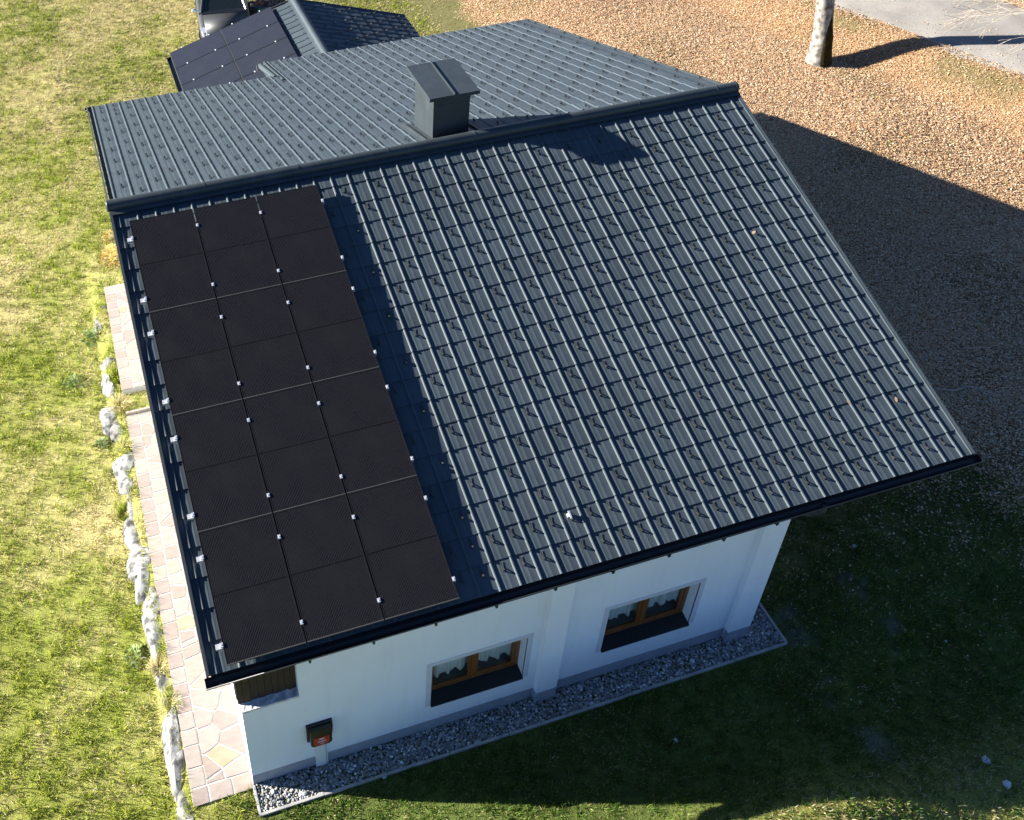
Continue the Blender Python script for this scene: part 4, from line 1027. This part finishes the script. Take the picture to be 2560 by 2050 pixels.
# leafy plants
def plant(name, px_, py_, nl, r, h, ls, cols, label, cat='plant', zz=-.3, loc=None):
    p = G(px_, py_, zz) if loc is None else loc; z0_ = float(gz(p[0], p[1])) if loc is None else loc[2]
    n = nl; a = RNG.uniform(0, 6.28, n); q_ = r*RNG.random(n)**.6; hh = h*(1-(q_/r)**2*.6)*RNG.uniform(.15, 1, n)
    x, y, z = p[0]+q_*np.cos(a), p[1]+q_*np.sin(a), z0_+hh; s = RNG.uniform(.6, 1.2, n)*ls; cols = np.array(cols)
    c = cols[RNG.integers(0, len(cols), n)]*RNG.uniform(.7, 1.25, (n, 1))
    t_ = thing(name, (p[0], p[1], z0_), label, cat)
    v, f_, lt, cc = scatter(LV, LF, np.stack([x, y, z], 1), np.stack([s, s*.9, s*.8], 1), rotz(a+RNG.normal(0, .4, n), RNG.uniform(.1, 1.1, n), a+PI), c)
    link('foliage', fast_mesh(name, v, f_, lt, cc), 'leaf', t_)
    mb = MB()
    for k in range(0, n, max(1, n//26)): mb.tube([(p[0]+(x[k]-p[0])*.2, p[1]+(y[k]-p[1])*.2, z0_-.03), (x[k], y[k], z[k])], [.006, .003], 4)
    mb.build('stem', 'twig', t_); return t_
YL = [(.50, .33, .06), (.55, .38, .10), (.42, .22, .06), (.36, .32, .08), (.60, .46, .22)]; DG = [(.10, .16, .04), (.15, .21, .06), (.20, .25, .11), (.08, .13, .03)]; BG = [(.12, .20, .03), (.16, .24, .04)]
plant('yellow_shrub', 292, 660, 420, .38, .45, .075, YL, 'yellow autumn shrub at the upper end of the stone path', 'shrub')
plant('yellow_shrub', 278, 600, 160, .22, .30, .06, YL, 'small yellow shrub beside the white gable, above the larger one', 'shrub')
plant('leafy_weed', 240, 850, 170, .30, .22, .085, DG, 'broad leaved weed beside the large grey boulder')
plant('leafy_weed', 262, 1115, 120, .16, .16, .065, DG, 'grey green weed beside the pointed white boulder')
plant('leafy_weed', 190, 960, 110, .25, .16, .08, BG+DG, 'bright green weed patch in the meadow next to the half buried boulder')
plant('leafy_weed', 345, 1645, 90, .22, .12, .085, [(.24, .29, .12), (.18, .25, .07)], 'large leaved weed beside the dark grey boulder')
plant('flowering_plant', 0, 0, 260, .30, .32, .07, [(.55, .10, .14), (.50, .14, .2), (.08, .14, .05), (.1, .16, .06)], 'pink flowering plant in the teal tub behind the garage', 'plant', loc=(P1[0], P1[1], zt1-.06))
plant('potted_plant', 0, 0, 200, .36, .25, .08, [(.10, .11, .06), (.16, .15, .12), (.30, .26, .22)], 'faded plant in the dark grey planter behind the garage', 'plant', loc=(P2[0], P2[1], zt2-.06))
def grass_tuft(px_, py_, n, r, L, cols, label, zz=-.05):
    p = G(px_, py_, zz); z = float(gz(p[0], p[1])); a = RNG.uniform(0, 6.28, n); q_ = r*np.sqrt(RNG.random(n)); cols = np.array(cols)
    l = RNG.uniform(.6, 1.1, n)*L; c = cols[RNG.integers(0, len(cols), n)]*RNG.uniform(.7, 1.2, (n, 1))
    v, f_, lt, cc = scatter(BV, BF, np.stack([p[0]+q_*np.cos(a), p[1]+q_*np.sin(a), np.full(n, z)], 1), np.stack([np.full(n, .006), l, l], 1), rotz(a-PI/2, RNG.uniform(.1, .9, n), a), c)
    o = link('grass_tuft', fast_mesh('grass_tuft', v, f_, lt, cc), 'blade'); tag(o, label, 'grass tuft')
grass_tuft(310, 1270, 260, .16, .22, GRN, 'long green grass tuft beside the long grey boulder')
grass_tuft(395, 1665, 240, .15, .16, STR, 'dry straw tuft beside the dark grey boulder')
grass_tuft(310, 1120, 200, .16, .18, np.concatenate([STR, GRN]), 'half dry grass tuft between white boulders')
grass_tuft(292, 945, 260, .18, .20, GRN, 'green grass tuft at the lower edge of the upper path')
grass_tuft(420, 1760, 260, .2, .14, np.concatenate([STR, GRN]), 'mixed grass tuft between dark boulder and long grey boulder')
grass_tuft(300, 1012, 300, .22, .16, STR, 'straw coloured tuft in the gap between the two path sections', -.02)

# ------------------------------------------------------------------ small loose things
def stone(px_, py_, s, label, seed):
    p = G(px_, py_, -.03); z = float(gz(p[0], p[1])); p = G(px_, py_, z)
    rs = np.random.default_rng(seed); v = iv*rs.uniform(.75, 1.2, (12, 1))*np.array([s*rs.uniform(.8, 1.3), s, s*.6])
    mb = MB(); mb.v = [tuple(q) for q in v]; mb.f = [tuple(map(int, t_)) for t_ in ifc]
    o = mb.build('stone', 'stone_white', bevel=.006); o.location = (p[0], p[1], z+s*.25); tag(o, label, 'stone')
stone(2465, 1905, .085, 'largest white stone lying in the shaded grass beside the wheel track', 1)
stone(2516, 1962, .075, 'pale stone near the sunlit strip at the end of the wheel track', 2)
stone(2364, 1603, .030, 'tiny white stone in rough grass beside the wheel track', 3)
stone(2136, 1366, .045, 'small tan stone at the start of the wheel track', 4)
stone(960, 1942, .050, 'pale stone just outside the gravel kerb', 5)
stone(1690, 1852, .045, 'single small stone on bare patch in the shaded lawn', 6)
stone(2450, 1580, .03, 'small grey stone in the shaded grass away from the track', 7)
p = G(2400, 990, -.03); z = float(gz(p[0], p[1])); rng = random.Random(3)
mb = MB().tube([(p[0]-.55, p[1]+.35, z+.05), (p[0]-.1, p[1]+.1, z+.08), (p[0]+.3, p[1]+.12, z+.06), (p[0]+.75, p[1]-.3, z+.04)], [.012, .016, .014, .006], 6)
mb.tube([(p[0]+.0, p[1]+.1, z+.08), (p[0]+.25, p[1]+.45, z+.10), (p[0]+.5, p[1]+.9, z+.05)], [.012, .010, .004], 5)
tag(mb.build('fallen_branch', 'twig', smooth=True), 'thin fallen branch on the dark leaves beside the roof', 'branch')
def roof_leaf(px_, py_, s, label, a):
    v = CAMR.T @ np.array([(px_-CX)/FPX, -(py_-CY)/FPX, -1.]); nrm = np.array([0, -SP, CP]); t = (.05 - nrm@CAMC)/(nrm@v); P = CAMC+t*v
    mb = MB(); mb.v = [tuple(q*np.array([s, s, s])) for q in LV]; mb.f = [tuple(map(int, t_)) for t_ in LF]
    me = mb.mesh('leaf'); me.materials.append(M['dead_leaf']); o = bpy.data.objects.new('fallen_leaf', me); COL.objects.link(o)
    o.matrix_basis = Matrix.Translation((P[0], P[1], P[2]+Z0)) @ Matrix.Rotation(PIT, 4, 'X') @ Matrix.Rotation(a, 4, 'Z'); tag(o, label, 'leaf')
mat('dead_leaf', (.50, .34, .22), .8)
roof_leaf(1884, 581, .10, 'dry brown leaf caught on a roof hook, closer to the ridge', .4)
roof_leaf(2240, 999, .10, 'dry brown leaf caught on a roof hook near the gutter corner', 1.2)
roof_leaf(2122, 1006, .09, 'pale curled leaf lying against a roof rib', 2.0)
cl = MB().box(-.03, .03, -.025, .025, 0, .05).box(-.012, .012, -.06, .05, .05, .06)
o = cl.build('roof_clip', 'aluminium'); o.matrix_basis = MF @ Matrix.Translation((.3*17+.12, -(S1+.42*15+.10), .016)); tag(o, 'bright bare metal clip standing on a tile near the gutter', 'clip')
print('tiles', len(single), 'hooks', nh, 'blades', nb, nb2, nb3, 'leaves', n)
